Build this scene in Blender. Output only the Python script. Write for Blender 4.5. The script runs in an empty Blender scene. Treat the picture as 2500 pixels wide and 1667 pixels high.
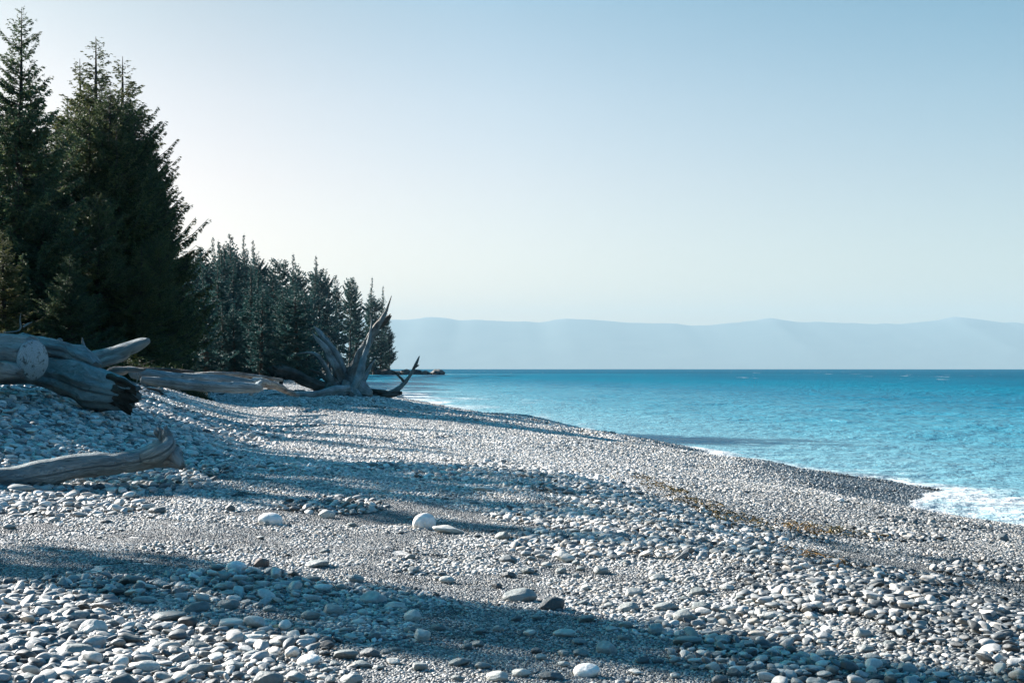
import bpy, math, random
import numpy as np
from mathutils import Vector, Matrix

# ------------------------------------------------------------------ camera, sky, sun, exposure
scene = bpy.context.scene
C = scene.collection
EYE = 3.2
F = 3000.0                     # focal length in pixels of the 2500 px wide photograph
HX, HY = 1250.0, 898.0
cam = bpy.data.cameras.new('camera'); cam_o = bpy.data.objects.new('camera', cam); C.objects.link(cam_o)
cam_o.location = (0, 0, EYE); cam_o.rotation_euler = (math.pi/2, 0, 0)
cam.sensor_width = 36; cam.lens = 36*F/2500; cam.shift_y = (HY-833.5)/2500
cam.clip_start = 0.1; cam.clip_end = 90000
scene.camera = cam_o
scene.render.resolution_x = 1024; scene.render.resolution_y = 682

SUN_EL = math.radians(26); SUN_AZ = math.radians(-57)       # azimuth from +Y towards +X
sdir = Vector((math.sin(SUN_AZ)*math.cos(SUN_EL), math.cos(SUN_AZ)*math.cos(SUN_EL), math.sin(SUN_EL)))
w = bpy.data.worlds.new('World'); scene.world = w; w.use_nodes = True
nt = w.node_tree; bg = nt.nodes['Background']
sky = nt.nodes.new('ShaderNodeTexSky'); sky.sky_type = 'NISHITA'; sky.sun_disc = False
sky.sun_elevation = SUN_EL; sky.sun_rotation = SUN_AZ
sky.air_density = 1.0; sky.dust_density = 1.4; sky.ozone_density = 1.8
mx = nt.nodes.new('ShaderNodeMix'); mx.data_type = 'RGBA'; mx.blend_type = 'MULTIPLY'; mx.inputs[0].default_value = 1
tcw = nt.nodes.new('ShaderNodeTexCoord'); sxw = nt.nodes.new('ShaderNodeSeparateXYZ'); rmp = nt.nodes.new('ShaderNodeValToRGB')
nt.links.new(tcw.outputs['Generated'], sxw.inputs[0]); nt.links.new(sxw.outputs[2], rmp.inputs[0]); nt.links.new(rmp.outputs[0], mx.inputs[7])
SKY_STOPS = [(0.0, (.70, .53, .455)), (.06, (.69, .525, .452)), (.148, (.645, .50, .425)), (.21, (.585, .495, .42)), (.28, (.46, .46, .40)), (.42, (.03, .60, .70)), (.8, (.0, .54, .68))]   # tint by height; teal added above the frame to colour the shade
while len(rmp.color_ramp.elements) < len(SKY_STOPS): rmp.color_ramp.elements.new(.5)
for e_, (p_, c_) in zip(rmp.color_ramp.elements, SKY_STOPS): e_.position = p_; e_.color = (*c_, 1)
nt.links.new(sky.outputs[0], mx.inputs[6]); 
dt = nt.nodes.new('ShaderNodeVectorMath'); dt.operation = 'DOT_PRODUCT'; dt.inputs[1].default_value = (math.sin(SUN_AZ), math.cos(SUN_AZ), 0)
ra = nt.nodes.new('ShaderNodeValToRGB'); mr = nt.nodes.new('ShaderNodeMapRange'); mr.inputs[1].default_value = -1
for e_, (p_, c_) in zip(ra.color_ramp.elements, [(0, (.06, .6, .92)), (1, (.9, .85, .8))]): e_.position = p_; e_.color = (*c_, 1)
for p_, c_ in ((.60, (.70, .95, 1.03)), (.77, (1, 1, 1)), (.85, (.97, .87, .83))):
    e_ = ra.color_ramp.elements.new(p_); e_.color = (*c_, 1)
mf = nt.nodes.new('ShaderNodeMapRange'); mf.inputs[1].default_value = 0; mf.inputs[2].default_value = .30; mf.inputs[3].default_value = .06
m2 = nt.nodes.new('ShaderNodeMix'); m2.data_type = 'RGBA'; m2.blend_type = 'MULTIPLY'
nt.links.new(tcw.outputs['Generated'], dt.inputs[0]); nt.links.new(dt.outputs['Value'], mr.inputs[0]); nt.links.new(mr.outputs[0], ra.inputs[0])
sb = nt.nodes.new('ShaderNodeMapRange'); sb.inputs[1].default_value = .1; sb.inputs[2].default_value = -.3      # the half of the sky behind, also tinted to colour the shade
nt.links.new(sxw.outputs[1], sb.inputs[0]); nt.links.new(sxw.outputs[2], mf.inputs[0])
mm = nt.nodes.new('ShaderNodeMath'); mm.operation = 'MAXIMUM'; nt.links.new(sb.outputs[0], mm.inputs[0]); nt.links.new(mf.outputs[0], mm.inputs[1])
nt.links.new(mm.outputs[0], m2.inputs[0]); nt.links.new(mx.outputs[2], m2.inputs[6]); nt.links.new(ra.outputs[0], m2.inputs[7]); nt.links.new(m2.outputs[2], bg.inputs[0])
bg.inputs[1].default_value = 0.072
sl = bpy.data.lights.new('sun', 'SUN'); sl.energy = 5.0; sl.angle = math.radians(0.5); sl.color = (1.0, 0.92, 0.86)
so = bpy.data.objects.new('sun', sl); C.objects.link(so)
so.rotation_euler = (-sdir).to_track_quat('-Z', 'Y').to_euler()
scene.view_settings.view_transform = 'Standard'; scene.view_settings.look = 'None'
scene.view_settings.exposure = 2.3; scene.view_settings.gamma = 1

rng = np.random.default_rng(7)
random.seed(7)

# ------------------------------------------------------------------ helpers
def tag(o, label=None, cat=None, group=None, kind=None):
    if label: o['label'] = label
    if cat: o['category'] = cat
    if group: o['group'] = group
    if kind: o['kind'] = kind
    return o

def empty(name, loc=(0, 0, 0), rz=0.0):
    o = bpy.data.objects.new(name, None); C.objects.link(o); o.location = loc
    o.rotation_euler = (0, 0, rz); o.empty_display_size = 0.2
    return o

def mesh_np(name, V, Fq, mat=None, smooth=True, parent=None, link=True, attrs=None, uv=None):
    """V (n,3); Fq (m,k) constant k or list of arrays"""
    V = np.asarray(V, dtype=np.float32)
    if not isinstance(Fq, list): Fq = [Fq]
    Fq = [np.asarray(f, dtype=np.int32) for f in Fq if len(f)]
    me = bpy.data.meshes.new(name)
    me.vertices.add(len(V)); me.vertices.foreach_set('co', V.ravel())
    loops = np.concatenate([f.ravel() for f in Fq])
    tot = np.concatenate([np.full(len(f), f.shape[1], dtype=np.int32) for f in Fq])
    st = np.zeros(len(tot), dtype=np.int32); st[1:] = np.cumsum(tot)[:-1]
    me.loops.add(len(loops)); me.loops.foreach_set('vertex_index', loops)
    me.polygons.add(len(tot)); me.polygons.foreach_set('loop_start', st); me.polygons.foreach_set('loop_total', tot)
    if attrs:
        for k, a in attrs.items():
            at = me.attributes.new(k, 'FLOAT', 'POINT'); at.data.foreach_set('value', np.asarray(a, dtype=np.float32))
    if uv is not None:
        ul = me.uv_layers.new(name='UVMap'); ul.data.foreach_set('uv', np.asarray(uv, dtype=np.float32)[loops].ravel())
    me.update(calc_edges=True); me.validate()
    if smooth: me.polygons.foreach_set('use_smooth', np.ones(len(tot), dtype=bool))
    if mat: me.materials.append(mat)
    o = bpy.data.objects.new(name, me)
    if link: C.objects.link(o)
    if parent: o.parent = parent
    return o

def _h(ix, iy, iz, seed):
    n = (ix.astype(np.int64)*374761393 + iy.astype(np.int64)*668265263 + iz.astype(np.int64)*2147483647 + seed*1274126177) & 0xffffffff
    n = ((n ^ (n >> 13))*1274126177) & 0xffffffff
    n = (n ^ (n >> 16)) & 0xffff
    return n/65535.0*2-1
def noise(x, y, z=0.0, seed=0):
    x, y, z = np.broadcast_arrays(np.asarray(x, float), np.asarray(y, float), np.asarray(z, float))
    ix, iy, iz = np.floor(x), np.floor(y), np.floor(z)
    fx, fy, fz = x-ix, y-iy, z-iz
    ux, uy, uz = [f*f*(3-2*f) for f in (fx, fy, fz)]
    r = 0
    for a in (0, 1):
        for b in (0, 1):
            for c in (0, 1):
                r = r + _h(ix+a, iy+b, iz+c, seed)*(ux if a else 1-ux)*(uy if b else 1-uy)*(uz if c else 1-uz)
    return r
def fbm(x, y, z=0.0, seed=0, o=4):
    r = 0; a = 1.0; s = 0
    for i in range(o):
        r = r + a*noise(np.asarray(x)*2**i, np.asarray(y)*2**i, np.asarray(z)*2**i, seed+i*17); s += a; a *= .5
    return r/s
def sstep(a, b, x):
    t = np.clip((np.asarray(x, float)-a)/(b-a), 0, 1); return t*t*(3-2*t)

# ------------------------------------------------------------------ materials
class NT:
    def __init__(s, name):
        s.m = bpy.data.materials.new(name); s.m.use_nodes = True; s.t = s.m.node_tree
        s.p = s.t.nodes['Principled BSDF']; s.out = s.t.nodes['Material Output']
    def n(s, typ, **kw):
        nd = s.t.nodes.new(typ)
        for k, v in kw.items():
            if k.startswith('i_'):
                nd.inputs[k[2:].replace('_', ' ')].default_value = v
            else: setattr(nd, k, v)
        return nd
    def l(s, a, b): s.t.links.new(a, b)
    def ramp(s, fac, stops, interp='LINEAR'):
        r = s.n('ShaderNodeValToRGB'); r.color_ramp.interpolation = interp
        e = r.color_ramp.elements
        while len(e) < len(stops): e.new(0.5)
        for i, (p, c) in enumerate(stops):
            e[i].position = p; e[i].color = (*c, 1) if len(c) == 3 else c
        if fac is not None: s.l(fac, r.inputs[0])
        return r.outputs[0]
    def mix(s, fac, a, b, mode='MIX'):
        m = s.n('ShaderNodeMix', data_type='RGBA', blend_type=mode)
        for i, v in ((0, fac), (6, a), (7, b)):
            if hasattr(v, 'is_output'): s.l(v, m.inputs[i])
            elif isinstance(v, tuple): m.inputs[i].default_value = (*v, 1)
            else: m.inputs[i].default_value = v
        return m.outputs[2]
    def math(s, op, a, b=None, c=None, clamp=False):
        m = s.n('ShaderNodeMath', operation=op); m.use_clamp = clamp
        for i, v in enumerate((a, b, c)):
            if v is None: continue
            if hasattr(v, 'is_output'): s.l(v, m.inputs[i])
            else: m.inputs[i].default_value = v
        return m.outputs[0]
    def maprange(s, v, a, b, c=0.0, d=1.0):
        m = s.n('ShaderNodeMapRange'); m.interpolation_type = 'SMOOTHSTEP'
        s.l(v, m.inputs[0])
        for i, q in enumerate((a, b, c, d)): m.inputs[i+1].default_value = q
        return m.outputs[0]
    def noise(s, vec, scale, detail=3, rough=.55):
        n = s.n('ShaderNodeTexNoise'); n.inputs['Scale'].default_value = scale; n.inputs['Detail'].default_value = detail
        n.inputs['Roughness'].default_value = rough
        if vec is not None: s.l(vec, n.inputs['Vector'])
        return n.outputs[0]
    def mapping(s, vec, scale=(1, 1, 1), rot=(0, 0, 0)):
        m = s.n('ShaderNodeMapping'); s.l(vec, m.inputs[0]); m.inputs['Scale'].default_value = scale; m.inputs['Rotation'].default_value = rot
        return m.outputs[0]
    def bump(s, h, strength, dist, normal=None):
        b = s.n('ShaderNodeBump'); b.inputs['Strength'].default_value = strength; b.inputs['Distance'].default_value = dist
        s.l(h, b.inputs['Height'])
        if normal is not None: s.l(normal, b.inputs['Normal'])
        s.l(b.outputs[0], s.p.inputs['Normal']); return b.outputs[0]
    def setp(s, **kw):
        for k, v in kw.items():
            k = k.replace('_', ' ')
            if hasattr(v, 'is_output'): s.l(v, s.p.inputs[k])
            elif isinstance(v, tuple) and len(v) == 3: s.p.inputs[k].default_value = (*v, 1)
            else: s.p.inputs[k].default_value = v

STONE = [(0.0, (.055, .062, .065)), (.18, (.13, .145, .15)), (.45, (.305, .30, .285)), (.75, (.455, .445, .415)), (.9, (.56, .54, .50)), (1.0, (.72, .71, .68))]
def stone_mat(name, inst=True, stops=STONE, objrand=False):
    s = NT(name)
    geo = s.n('ShaderNodeTexCoord')
    if objrand:
        oi = s.n('ShaderNodeObjectInfo'); tone = oi.outputs['Random']
    else:
        a = s.n('ShaderNodeAttribute'); a.attribute_name = 'tone'; tone = a.outputs['Fac']
    if inst:                                # whole patches differ a little too
        oi2 = s.n('ShaderNodeAttribute'); oi2.attribute_type = 'INSTANCER'; oi2.attribute_name = 'shift'
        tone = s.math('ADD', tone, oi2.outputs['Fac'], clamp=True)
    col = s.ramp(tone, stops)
    hue = s.noise(geo.outputs['Object'], 9.0, 1)
    col = s.mix(s.maprange(hue, .45, .7), col, s.mix(1.0, col, (1.12, 1.0, .88), 'MULTIPLY'))
    sp = s.noise(geo.outputs['Object'], 60.0 if inst else 2.2, 4, .65)
    col = s.mix(1.0, col, s.ramp(sp, [(.3, (.72, .72, .72)), (.55, (1, 1, 1)), (.75, (1.25, 1.25, 1.25))]), 'MULTIPLY')
    rough = .62
    if inst:
        wa = s.n('ShaderNodeAttribute'); wa.attribute_type = 'INSTANCER'; wa.attribute_name = 'wet'
        wet = wa.outputs['Fac']
        col = s.mix(wet, col, s.mix(1.0, col, (.33, .365, .395), 'MULTIPLY'))
        rough = s.maprange(wet, 0, 1, .62, .28)
    s.setp(Base_Color=col, Roughness=rough)
    s.p.inputs['Specular IOR Level'].default_value = .35
    s.bump(sp, .35, .006 if inst else .05)
    return s.m
M_pebble = stone_mat('pebble_stone')
M_cob = {
 'grey': stone_mat('grey_cobble', False, [(0, (.12, .14, .14)), (.5, (.185, .205, .20)), (1, (.27, .285, .275))], True),
 'pale': stone_mat('pale_cobble', False, [(0, (.31, .32, .30)), (1, (.44, .44, .41))], True),
 'dark': stone_mat('dark_cobble', False, [(0, (.06, .07, .075)), (1, (.12, .135, .14))], True),
 'white': stone_mat('white_stone', False, [(0, (.58, .57, .55)), (1, (.64, .63, .60))], True),
 'brown': stone_mat('brown_stone', False, [(0, (.10, .075, .065)), (1, (.12, .09, .08))], True),
 'ochre': stone_mat('ochre_stone', False, [(0, (.40, .28, .16)), (1, (.45, .32, .19))], True)}

def ground_mat():
    s = NT('shingle_bed'); tc = s.n('ShaderNodeTexCoord'); P = tc.outputs['Object']
    v = s.n('ShaderNodeTexVoronoi'); v.inputs['Scale'].default_value = 22; s.l(P, v.inputs['Vector'])
    v2 = s.n('ShaderNodeTexVoronoi'); v2.inputs['Scale'].default_value = 60; s.l(P, v2.inputs['Vector'])
    sx = s.n('ShaderNodeSeparateColor'); s.l(v.outputs['Color'], sx.inputs[0])
    col = s.ramp(sx.outputs[0], STONE)
    col = s.mix(1.0, col, (.75, .75, .75), 'MULTIPLY')
    wa = s.n('ShaderNodeAttribute'); wa.attribute_name = 'wet'
    col = s.mix(wa.outputs['Fac'], col, s.mix(1.0, col, (.3, .33, .35), 'MULTIPLY'))
    fa = s.n('ShaderNodeAttribute'); fa.attribute_name = 'forest'
    soil = s.ramp(s.noise(P, 3.0, 5), [(.3, (.012, .014, .010)), (.7, (.03, .038, .02))])
    col = s.mix(fa.outputs['Fac'], col, soil)
    s.setp(Base_Color=col, Roughness=.75)
    h = s.math('ADD', s.math('MULTIPLY', v.outputs['Distance'], -1.0), s.math('MULTIPLY', v2.outputs['Distance'], -.35))
    s.bump(h, .6, .02)
    return s.m
M_ground = ground_mat()

def wood_mat(name, light, dark, crack=(.02, .017, .015), grain=1.0):
    s = NT(name); tc = s.n('ShaderNodeTexCoord'); P = tc.outputs['UV']      # u round the trunk in metres, v along it in metres
    wv = s.noise(tc.outputs['Object'], 2.2, 4, .6)
    cx = s.n('ShaderNodeVectorMath', operation='ADD'); cs = s.n('ShaderNodeVectorMath', operation='SCALE'); cb = s.n('ShaderNodeCombineXYZ'); s.l(wv, cb.inputs[0]); s.l(cb.outputs[0], cs.inputs[0]); cs.inputs['Scale'].default_value = .35
    s.l(P, cx.inputs[0]); s.l(cs.outputs[0], cx.inputs[1]); P = cx.outputs[0]      # grain wanders round knots
    g = s.noise(s.mapping(P, (13*grain, 1.5, 1)), 1.6, 7, .68)
    g2 = s.noise(s.mapping(P, (40*grain, 2.2, 1)), 1.5, 4, .6)
    blot = s.noise(tc.outputs['Object'], 1.1, 4, .6)
    col = s.mix(s.ramp(blot, [(.38, (0, 0, 0)), (.62, (1, 1, 1))]), dark, light)
    col = s.mix(s.ramp(g, [(.42, (1, 1, 1)), (.58, (0, 0, 0))]), col, s.mix(1.0, col, (.74, .73, .72), 'MULTIPLY'))
    col = s.mix(s.ramp(g, [(.335, (1, 1, 1)), (.375, (0, 0, 0))]), col, crack)
    col = s.mix(s.ramp(g2, [(.32, (.7, .7, .7)), (.37, (0, 0, 0))]), col, s.mix(1.0, col, (.35, .33, .32), 'MULTIPLY'))
    s.setp(Base_Color=col, Roughness=.8); s.p.inputs['Specular IOR Level'].default_value = .2
    s.bump(s.math('ADD', g, s.math('MULTIPLY', g2, .5)), 1.0, .09)
    return s.m
M_wood = wood_mat('silver_driftwood', (.30, .355, .36), (.17, .205, .21))
M_woodbrown = wood_mat('brown_driftwood', (.16, .12, .095), (.06, .045, .035))
M_woodmix = wood_mat('weathered_driftwood', (.31, .32, .305), (.11, .095, .08))
M_rot = wood_mat('rotten_wood', (.075, .06, .045), (.025, .02, .015))
M_cut = wood_mat('sawn_wood', (.42, .43, .41), (.30, .30, .28), grain=.5)
def end_grain():
    s = NT('sawn_end_grain'); tc = s.n('ShaderNodeTexCoord'); P = tc.outputs['Object']
    ln = s.n('ShaderNodeVectorMath', operation='LENGTH'); s.l(P, ln.inputs[0])
    n_ = s.noise(P, 5.0, 4); r_ = s.math('ADD', s.math('MULTIPLY', ln.outputs['Value'], 210.0), s.math('MULTIPLY', n_, 40.0))
    ring = s.math('SINE', r_); crack = s.noise(P, 9.0, 5, .7)
    col = s.mix(s.maprange(ring, -.8, .9), (.225, .265, .27), (.275, .32, .325))
    col = s.mix(s.ramp(crack, [(.38, (1, 1, 1)), (.46, (0, 0, 0))]), col, (.07, .07, .065))
    s.setp(Base_Color=col, Roughness=.85); s.bump(s.math('ADD', crack, s.math('MULTIPLY', ring, .08)), .8, .03); return s.m
M_end = end_grain()
M_bark = wood_mat('spruce_bark', (.085, .075, .065), (.035, .03, .027))
M_greytwig = wood_mat('bare_grey_twigs', (.17, .165, .15), (.09, .085, .075))

def leaf_mat(name, a, b, c):
    s = NT(name); g = s.n('ShaderNodeNewGeometry'); tc = s.n('ShaderNodeTexCoord')
    oi = s.n('ShaderNodeObjectInfo')
    col = s.ramp(g.outputs['Random Per Island'], [(0, a), (.55, b), (1, c)])
    big = s.noise(tc.outputs['Object'], .45, 3)
    col = s.mix(1.0, col, s.ramp(big, [(.35, (.65, .7, .7)), (.65, (1.3, 1.2, 1.05))]), 'MULTIPLY')
    col = s.mix(1.0, col, s.ramp(oi.outputs['Random'], [(0, (.8, .9, .9)), (1, (1.2, 1.1, 1.0))]), 'MULTIPLY')
    s.setp(Base_Color=col, Roughness=.7); s.p.inputs['Specular IOR Level'].default_value = .2
    tr = s.n('ShaderNodeBsdfTranslucent'); s.l(col, tr.inputs[0])
    ms = s.n('ShaderNodeMixShader'); ms.inputs[0].default_value = .22
    s.l(s.p.outputs[0], ms.inputs[1]); s.l(tr.outputs[0], ms.inputs[2]); s.l(ms.outputs[0], s.out.inputs[0])
    return s.m
M_spruce = leaf_mat('spruce_needles', (.028, .058, .042), (.058, .10, .058), (.13, .155, .08))
M_spruceolive = leaf_mat('olive_spruce_needles', (.035, .055, .028), (.075, .10, .045), (.14, .145, .07))
M_hazedspruce = leaf_mat('hazed_spruce_needles', (.014, .055, .062), (.025, .080, .086), (.048, .105, .105))  # distance haze put into the colour: needles pushed towards blue-green
M_shrub = leaf_mat('salal_leaves', (.010, .020, .011), (.022, .038, .016), (.05, .07, .022))
M_shrubbright = leaf_mat('bright_green_leaves', (.05, .09, .015), (.12, .19, .03), (.22, .30, .05))
M_shrubgrey = leaf_mat('dry_grey_leaves', (.07, .075, .06), (.13, .13, .10), (.22, .21, .17))
M_weed = leaf_mat('kelp', (.04, .027, .012), (.10, .065, .022), (.20, .13, .05))
M_weedgreen = leaf_mat('green_weed', (.045, .038, .012), (.09, .07, .025), (.17, .13, .055))

# ------------------------------------------------------------------ terrain
WY = np.array([-20, 0, 10, 16, 20.5, 24.5, 26.5, 28.3, 30.5, 33, 35.5, 38.5, 41, 44.6, 49, 54, 58, 63.6, 69, 75, 87, 100, 125, 157, 200, 250, 300, 400, 500, 560, 600, 630, 650, 690, 740, 800])
WX = np.array([16, 14.5, 13, 12.2, 11.3, 10.2, 9.4, 9.0, 9.8, 10.5, 9.5, 8.3, 7.5, 7.3, 6.9, 6.0, 4.4, 2.6, 1.3, .6, -2.4, -5.5, -11, -15.3, -28, -45, -62, -95, -112, -90, -64, -60, -66, -220, -500, -900])
def shore_x(y): return np.interp(y, WY, WX) + .28*noise(np.asarray(y)*.45, 3.3, 0, 5)*sstep(20, 34, y)
FS = np.array([-200, -30, -8, 0, 2, 4, 6, 9, 12, 16, 30, 60, 900])
FZ = np.array([-6, -2.6, -1.0, 0, .34, .66, .92, 1.24, 1.48, 1.62, 1.78, 1.9, 2.2])
BY = np.array([-20, 8, 15, 22, 30, 45, 60, 100, 150, 250, 400, 800])
BX = np.array([-9, -9, -9.6, -8.3, -10, -13, -20, -32, -42, -75, -130, -200])
def terrain(x, y):
    x = np.asarray(x, float); y = np.asarray(y, float)
    s = shore_x(y) - x
    z = np.interp(s, FS, FZ)
    xb = np.interp(y, BY, BX)
    z = z + 1.0*sstep(4.2, -1.2, x-xb)*sstep(0, 12, s)
    inland = s - np.interp(y, [0, 100, 300, 600], [26, 26, 16, 3])
    hill = np.interp(y, [0, 60, 120, 300, 450, 620, 700], [1.0, 1.5, 4, 12, 16, 15, 5])
    z = z + hill*sstep(0, 70, inland)*sstep(4, 14, s)
    near = sstep(4, 9, s)
    z = z + near*(.10*noise(x*.25, y*.22, 0, 11) + .018*noise(x*.9, y*.8, 0, 12))
    z = z + .40*np.exp(-(((x+7.6)/4.2)**2+((y-58)/5)**2)) + .22*np.exp(-(((x-.5)/1.6)**2+((y-56)/4)**2))
    z = z + .12*near*np.exp(-((x-.25*(16-y)-1.2)/1.1)**2)*sstep(24, 16, y)          # low crest in the foreground
    z = z + np.where(np.abs(s) < 5, .03*noise(x*1.3, y*1.1, 0, 21), 0)
    return z
def P(X, Y, d):
    """a point d metres ahead seen at photo pixel (X, Y)"""
    return np.array([(X-HX)/F*d, d, EYE-(Y-HY)/F*d])
def G(X, Y):
    """where the sight line through (X, Y) meets the ground"""
    d = np.concatenate([np.arange(4, 60, .05), np.arange(60, 260, .25)])
    x = (X-HX)/F*d; z = EYE-(Y-HY)/F*d
    t = terrain(x, d); k = np.argmax(z <= t)
    return np.array([x[k], d[k], t[k]])

xs = np.unique(np.concatenate([np.arange(-400, -60, 8), np.arange(-60, -20, 1.0), np.arange(-20, 14, .2), np.arange(14, 40, 1.0), np.arange(40, 121, 10)]))
ys = np.unique(np.concatenate([np.arange(-20, 4, 2), np.arange(4, 45, .2), np.arange(45, 100, .5), np.arange(100, 200, 2), np.arange(200, 801, 6)]))
XX, YY = np.meshgrid(xs, ys); ZZ = terrain(XX, YY)
def grid_faces(r, c):
    i = np.arange(r*c).reshape(r, c)
    return np.stack([i[:-1, :-1], i[:-1, 1:], i[1:, 1:], i[1:, :-1]], -1).reshape(-1, 4)
def wetness(x, y):
    s = shore_x(y)-x
    wid = np.interp(y, [0, 20, 27, 29, 34, 38, 42, 48, 56, 70, 100, 160], [.5, .7, .8, 2.6, 4.4, 3.6, 2.0, 1.8, 1.6, 1.6, 2.5, 3])
    return sstep(wid+.5, wid-.5, s + .5*noise(x*1.1, y*.9, 0, 33))
forest = sstep(24, 34, shore_x(YY)-XX)*np.where(YY > 30, 1, sstep(-13, -18, XX)); forest = np.maximum(forest, sstep(200, 300, YY)*sstep(3, 8, shore_x(YY)-XX))
mesh_np('beach', np.stack([XX, YY, ZZ-.004], -1).reshape(-1, 3), grid_faces(*XX.shape), M_ground,
        attrs={'wet': wetness(XX, YY).ravel(), 'forest': forest.ravel()})
tag(bpy.data.objects['beach'], 'grey shingle beach ground sloping down to the sea', kind='structure')

# ------------------------------------------------------------------ sea
RE = 6371000.0
nr, nc = 1300, 420
rr = np.geomspace(13, 7600, nr); th = np.radians(np.linspace(-42, 62, nc))
R_, T_ = np.meshgrid(rr, th, indexing='ij')
wx, wy = R_*np.sin(T_), R_*np.cos(T_)
wz = np.zeros_like(wx)
cell = np.maximum(R_*math.log(7600/13)/nr, R_*(th[1]-th[0]))
r2 = np.random.default_rng(3)
sd = shore_x(wy)-wx                      # negative out at sea
for k in range(46):
    lam = .9*(24/.9)**r2.random(); ang = math.radians(205+r2.normal()*32); kx, ky = math.cos(ang), math.sin(ang)
    amp = .0075*lam**.45*(.4+r2.random())
    ph = 2*math.pi*(wx*kx+wy*ky)/lam + r2.random()*6.28 + 1.5*noise(wx/lam*.11, wy/lam*.11, 0, 50+k)
    wz += amp*np.sin(ph)*sstep(2.2, 4.5, lam/cell)
wz *= .25+.75*sstep(0, 25, -sd)
wz = wz + .02*sstep(-1.5, .5, sd) - R_**2/(2*RE)
# foam lying on the water, thickest where it runs up the shingle
fo = sstep(-1, -.05, sd/np.interp(wy, [20, 35, 50, 90, 160], [1.1, 1.2, 1.9, 3.0, 5.0]) + .6*noise(wx*.5, wy*.35, 0, 61))
fo = np.maximum(fo, .74*sstep(1.25, .75, np.sqrt(((wx-12.6)/4.4)**2+((wy-27.3-.25*(wx-10))/3.4)**2) + .15*noise(wx*.8, wy*.8, 0, 62)))
bw = np.interp(wy, [0, 30, 60, 90, 130, 170, 260], [3.0, 4.5, 6.5, 9, 16, 18, 14])
near = sstep(-1.0, 0.0, sd/bw + .35*noise(wx*.18+wy*.05, wy*.10, 0, 63))
fo = np.maximum(fo, .74*near)
wide = sstep(-1.0, 0.0, sd/(bw*3.4) + .3*noise(wx*.1, wy*.05, 0, 64))
fo = np.maximum(fo, .45*wide)
caps = sstep(.46, .56, fbm(wx*.16, wy*.035, 0, 71, 3))*sstep(60, 200, -sd)
fo = np.maximum(fo, .62*caps)
def sea_mat():
    s = NT('sea_water'); tc = s.n('ShaderNodeTexCoord'); P_ = tc.outputs['Object']
    at = s.n('ShaderNodeAttribute'); at.attribute_name = 'foam'; foam = at.outputs['Fac']
    ad = s.n('ShaderNodeAttribute'); ad.attribute_name = 'offshore'; off = ad.outputs['Fac']
    n1 = s.noise(s.mapping(P_, (1.0, 1.0, 1), (0, 0, .5)), 2.6, 5, .62)
    n2 = s.noise(s.mapping(P_, (.35, .11, 1), (0, 0, .15)), 1.0, 5, .65)
    n3 = s.noise(s.mapping(P_, (.02, .006, 1), (0, 0, .1)), 1.0, 3, .5)
    body = s.ramp(off, [(0, (.11, .24, .275)), (.06, (.035, .17, .22)), (.18, (.002, .105, .16)), (.5, (.0005, .085, .135)), (1, (.0003, .062, .105))])
    body = s.mix(s.maprange(n3, .4, .62), body, s.mix(1.0, body, (.8, .88, .92), 'MULTIPLY'))
    lace = s.math('ADD', s.math('MULTIPLY', n1, .45), s.math('MULTIPLY', n2, .55))
    lo = s.math('SUBTRACT', 1.0, foam)
    m = s.math('SUBTRACT', lace, s.math('MULTIPLY', lo, .68))
    fm = s.n('ShaderNodeMapRange'); fm.interpolation_type = 'SMOOTHSTEP'; s.l(m, fm.inputs[0]); fm.inputs[1].default_value = .12; fm.inputs[2].default_value = .46
    f = s.math('MULTIPLY', fm.outputs[0], s.maprange(foam, .02, .3), clamp=True)
    col = s.mix(f, body, (.41, .43, .43))
    b1 = s.noise(s.mapping(P_, (1, .8, 1), (0, 0, .4)), 1.3, 6, .62)
    b2 = s.noise(s.mapping(P_, (.20, .42, 1), (0, 0, .25)), 1.0, 5, .6)
    nb = s.bump(s.math('ADD', b1, s.math('MULTIPLY', b2, 2.0)), 1.0, .42)
    df = s.n('ShaderNodeBsdfDiffuse'); s.l(col, df.inputs[0]); s.l(nb, df.inputs['Normal'])
    gl = s.n('ShaderNodeBsdfGlossy'); gl.inputs['Roughness'].default_value = .13; s.l(nb, gl.inputs['Normal'])
    fr = s.n('ShaderNodeFresnel'); fr.inputs[0].default_value = 1.333; s.l(nb, fr.inputs['Normal'])
    cap = s.math('MINIMUM', fr.outputs[0], s.maprange(off, 0, .4, .36, .09))       # waves hide one another: never the full grazing mirror
    ms = s.n('ShaderNodeMixShader'); s.l(s.math('MULTIPLY', cap, s.math('SUBTRACT', 1.0, s.math('MULTIPLY', f, .9))), ms.inputs[0])
    s.l(df.outputs[0], ms.inputs[1]); s.l(gl.outputs[0], ms.inputs[2]); s.l(ms.outputs[0], s.out.inputs[0])
    return s.m
M_sea = sea_mat()
mesh_np('sea', np.stack([wx, wy, wz], -1).reshape(-1, 3), grid_faces(nr, nc)[:, ::-1], M_sea,
        attrs={'foam': fo.ravel(), 'offshore': np.clip(-sd/260, 0, 1).ravel()})
tag(bpy.data.objects['sea'], 'teal sea with small waves and foam along the shingle', kind='structure')

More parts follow.
